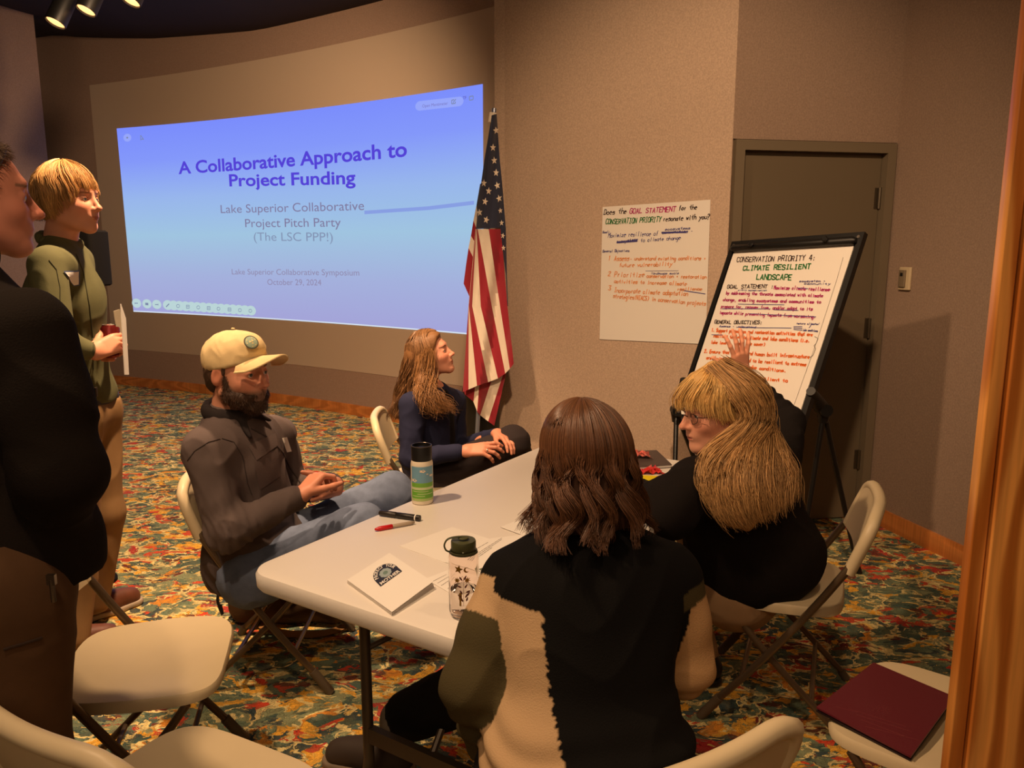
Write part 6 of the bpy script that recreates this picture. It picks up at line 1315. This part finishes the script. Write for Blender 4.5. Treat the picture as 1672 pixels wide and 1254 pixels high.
# ================================================================ can and papers in the blond man's hand
P = at(184, 583, 2.84); t = thing('soda_can', 'dark red drink can held by the blond man', 'can', loc=tuple(P))
mb = MB(); mb.lathe([(0, 0), (.026, 0), (.033, .008), (.033, .108), (.027, .118), (.026, .121), (.024, .119), (0, .117)], n=28); mb.build('can_body', mat('can_red', (116,34,32), .3, .5), t)
mb = MB(); mb.lathe([(0, .1185), (.0255, .1195), (.0265, .1215), (.025, .1225), (.0245, .1205)], n=28); mb.build('can_top', mat('can_metal', (180,170,158), .3, .9), t)
P = at(202, 552, 2.80); t = thing('held_papers', 'folded white papers held upright by the blond man', 'paper', loc=tuple(P))
for nm, A, mt in (('white_sheet', [(196, 496), (204, 520), (209, 612), (203, 612)], M['paper']), ('grey_sheet', [(185, 508), (194, 505), (202, 560), (196, 575)], mat('grey_paper', (150,140,120), .8))):
    mb = MB(); V = [at(x, y, 2.78+(.05 if nm[0] == 'g' else 0)+(.0 if i in (0, 3) else .03))-P for i, (x, y) in enumerate(A)]; mb.add(V+[v+Vector((.002, .004, 0)) for v in V], [(3,2,1,0),(4,5,6,7),(0,1,5,4),(1,2,6,5),(2,3,7,6),(3,0,4,7)]); mb.build(nm, mt, t, smooth=False)
# black loudspeaker on a stand, mostly behind the blond man
P = at(131, 422, 3.3); t = thing('loudspeaker', 'black loudspeaker on a stand, mostly hidden behind the blond man', 'speaker', loc=(P.x, P.y, 0))
bkm = mat('speaker_black', (14,12,12), .85, spec=.2); mb = MB(); mb.box((0, .08, P.z), (.10, .16, .24), bev=.015); mb.build('cabinet', bkm, t); mb = MB(); mb.tube([(-.10, .08, .02), (-.06, .08, P.z-.11)], .016, 10); mb.build('pole', bkm, t)
mb = MB(); mb.lathe([(0, 0), (.08, 0), (.08, .015), (.02, .03)], c=(-.10, .08, 0), n=24); mb.build('round_base', bkm, t)
# waste bin behind the flag
P = flo(790, 760); P = Vector((-.185, 4.60, 0)); t = thing('waste_bin', 'black waste bin behind the foot of the flag', 'bin', loc=tuple(P))
mb = MB(); mb.lathe([(0, .0), (.09, .0), (.115, .64), (.12, .66), (.11, .66), (.09, .05), (0, .05)], n=32); mb.build('bin_body', M['black'], t)
mb = MB(); mb.lathe([(.115, .64), (.12, .69), (.10, .745), (.05, .76), (0, .76)], n=32); mb.build('swing_lid', mat('bin_lid', (24,22,22), .55), t)
# ================================================================ flag on its pole
fl = thing('flag', 'american flag hanging in folds from a silver pole by the wall corner', 'flag', loc=(-.13, 4.45, 0)); FO = Vector(fl.location)
p0, p1 = at(807, 177, 4.47), at(779, 712, 4.45); p2 = p1+(p1-p0)*((p1.z-.03)/(p0.z-p1.z))
mb = MB(); mb.tube([p0-FO, p2-FO], .013, 12); mb.build('pole', mat('flagpole_silver', (150,158,178), .3, .7), fl)
mb = MB(); mb.lathe([(0, .0), (.12, 0), (.12, .02), (.05, .05), (.02, .08), (.014, .14)], c=tuple(Vector((p2.x, p2.y, 0))-FO), n=24); mb.build('pole_base', M['blackm'], fl)
FR = mat('flag_red', (150,26,44), .75, sheen=.2, bump=.1, bscale=900); FW = mat('flag_white', (228,214,196), .75, sheen=.2, bump=.1, bscale=900); FN = mat('flag_navy', (36,42,66), .75, sheen=.2, bump=.1, bscale=900)
def interp_pl(pl, y): return float(np.interp(y, [q[1] for q in pl], [q[0] for q in pl]))
def yf(px, py, base=4.42):
    x = (px-757-(640-py)*.05)/83.; return base+.030*math.cos(x*9.5+.6)+.012*math.cos(x*23+py*.013)-.02*math.sin((py-180)/520*3)
def strips(mb, bounds, cols, rows, base=4.42, sub=3):
    """bounds: polylines with the same number of nodes"""
    m = len(bounds[0])
    def B(k, t): a = t*(m-1); i = min(int(a), m-2); f = a-i; p, q = bounds[k][i], bounds[k][i+1]; return (p[0]+(q[0]-p[0])*f, p[1]+(q[1]-p[1])*f)
    for k, cm in enumerate(cols):
        def f(u, v):
            a, b = B(k, v), B(k+1, v); x, y = a[0]+(b[0]-a[0])*u, a[1]+(b[1]-a[1])*u; return at(x, y, yf(x, y, base))-FO
        mb.grid(f, sub, rows, cm)
mb = MB(); T1 = 374
strips(mb, [[(776, T1), (765, 500), (755.5, 640)], [(776.5, T1), (765.2, 500), (765, 636)], [(777, T1), (765.5, 500), (779, 630)], [(777.5, T1), (771, 500), (797, 624)], [(778, T1), (785, 500), (813, 618)], [(780, T1), (803, 500), (825, 610)], [(798, T1), (816.5, 500), (832.5, 602)], [(818, T1), (828.5, 500), (839, 594)]], [0, 1, 0, 1, 0, 1, 0], 24)
strips(mb, [[(803, 188), (791, 260), (784, 310), (777, T1)], [(811, 186), (816, 260), (822, 320), (818, T1-2)]], [2], 20, sub=8)
strips(mb, [[(818, 300), (817, T1), (826, 450), (828.2, 500)], [(820, 300), (826, T1), (827.8, 450), (829.5, 500)]], [2], 12)
mb.build('cloth_front', [FR, FW, FN], fl)
mb = MB()
L_e = [(784, 300), (778, 335), (773, 360), (769, 385), (765, 405), (761, 432), (757, 463)]; R_e = [(786, 300), (780, 350), (779, 376), (778, 400), (775, 425), (771, 455), (769, 490)]
for k in range(6):
    c4 = [L_e[k], R_e[k], R_e[k+1], L_e[k+1]]; cm = [2, 1, 0, 1, 0, 0][k] if k < 5 else 0
    if k == 3: cm = 1
    if k == 4: cm = 0
    if k == 5: cm = 0
    mb.grid(lambda u, v: at(*(np.array(c4[0])*(1-u)*(1-v)+np.array(c4[1])*u*(1-v)+np.array(c4[2])*u*v+np.array(c4[3])*(1-u)*v), 4.44+.02*u)-FO, 3, 3, cm)
strips(mb, [[(757, 636), (759, 644)], [(776, 628), (773, 656)], [(783, 622), (779, 672)], [(805, 614), (784, 678)], [(825, 600), (797, 688)], [(829, 598), (807, 695)]], [0, 1, 0, 1, 0], 10, 4.47)
mb.build('cloth_back', [FR, FW, FN], fl)
mb = MB(); R_ = random.Random(3)
for px, py in ((810, 213), (805, 241), (807, 262), (810, 282), (790, 299), (812, 303), (815, 324), (792, 329), (783, 347), (817, 344), (794, 359), (819, 364), (821, 385), (822, 405), (798, 312)):
    w_ = 6 if px < 816 else 4.6; a0 = R_.uniform(-.3, .3); pts = []
    for k in range(10): rr_ = 1 if k % 2 == 0 else .42; a = math.pi*k/5+a0; x, y = px+w_*rr_*math.sin(a)*.85, py-w_*rr_*math.cos(a)*1.1; pts.append(at(x, y, yf(x, y)-.004)-FO)
    cpt = at(px, py, yf(px, py)-.005)-FO; mb.add([cpt]+pts, [(0, 1+k, 1+(k+1) % 10) for k in range(10)])
o = mb.build('stars', FW, fl, smooth=False); o['kind'] = 'stuff'
mb = MB(); mb.tube([at(805, 184, 4.44)-FO, at(803, 200, 4.43)-FO], .02, 8, flat=.4); mb.build('header_tab', FW, fl); mb = MB(); mb.tube([at(804, 190, 4.405)-FO, at(804, 190, 4.400)-FO], .006, 12); mb.build('grommet', mat('brass_grommet', (150,120,70), .3, .9), fl)
# ================================================================ messenger bag under the chair
bg = thing('messenger_bag', 'mustard and brown canvas messenger bag on the carpet under the bearded man', 'bag', loc=(-.93, 3.02, 0))
S = SDF(); B_ = A_((-.93, 3.02, 0))
for x in (-.17, 0, .17): S.cone(B_+A_((x, 0, .07)), B_+A_((x, 0, .20)), .075, .065, .05)
S.cone(B_+A_((-.17, 0, .07)), B_+A_((.19, 0, .07)), .08, .08, .03); S.cone(B_+A_((-.17, 0, .19)), B_+A_((.15, 0, .19)), .06, .06, .05); S.plane(B_+A_((0, 0, .003)), (0, 0, -1))
sdfobj('bag_body', S, .008, mat('bag_canvas', (86,62,36), .9, attr='Col', bump=.4, bscale=300, var=.2, vscale=12), bg, solid((84,60,36)), folds(.007, 16, 6))
S = SDF(); S.cone(B_+A_((-.18, -.02, .215)), B_+A_((.02, -.02, .23)), .062, .055, .04); S.cone(B_+A_((-.18, -.055, .17)), B_+A_((-.04, -.06, .17)), .036, .034, .04); sdfobj('flap', S, .007, mat('mustard_canvas', (204,146,48), .85, attr='Col', bump=.4, bscale=300), bg, solid((204,146,48)), folds(.008, 22, 7))
mb = MB(); mb.tube([Vector(v) for v in bez([(-.26, -.05, .17), (-.27, -.08, .12), (-.25, -.09, .06), (-.26, -.08, .10)], 6)], .006, 8); mb.build('carabiner', M['blackm'], bg)
st = bez([(-.1, -.09, .008), (.02, -.16, .01), (.16, -.17, .012), (.26, -.10, .015), (.28, -.03, .06)], 8); mb = MB()
V = []; F = []
for i, p in enumerate(st): V += [p+Vector((0, -.018, .0)), p+Vector((.0, .018, .008))]
for i in range(len(st)-1): F.append((2*i, 2*i+2, 2*i+3, 2*i+1))
mb.add(V, F); mb.add([Vector(v)+Vector((0, 0, .003)) for v in V], F); mb.build('strap', mat('strap_tan', (150,106,56), .8), bg)
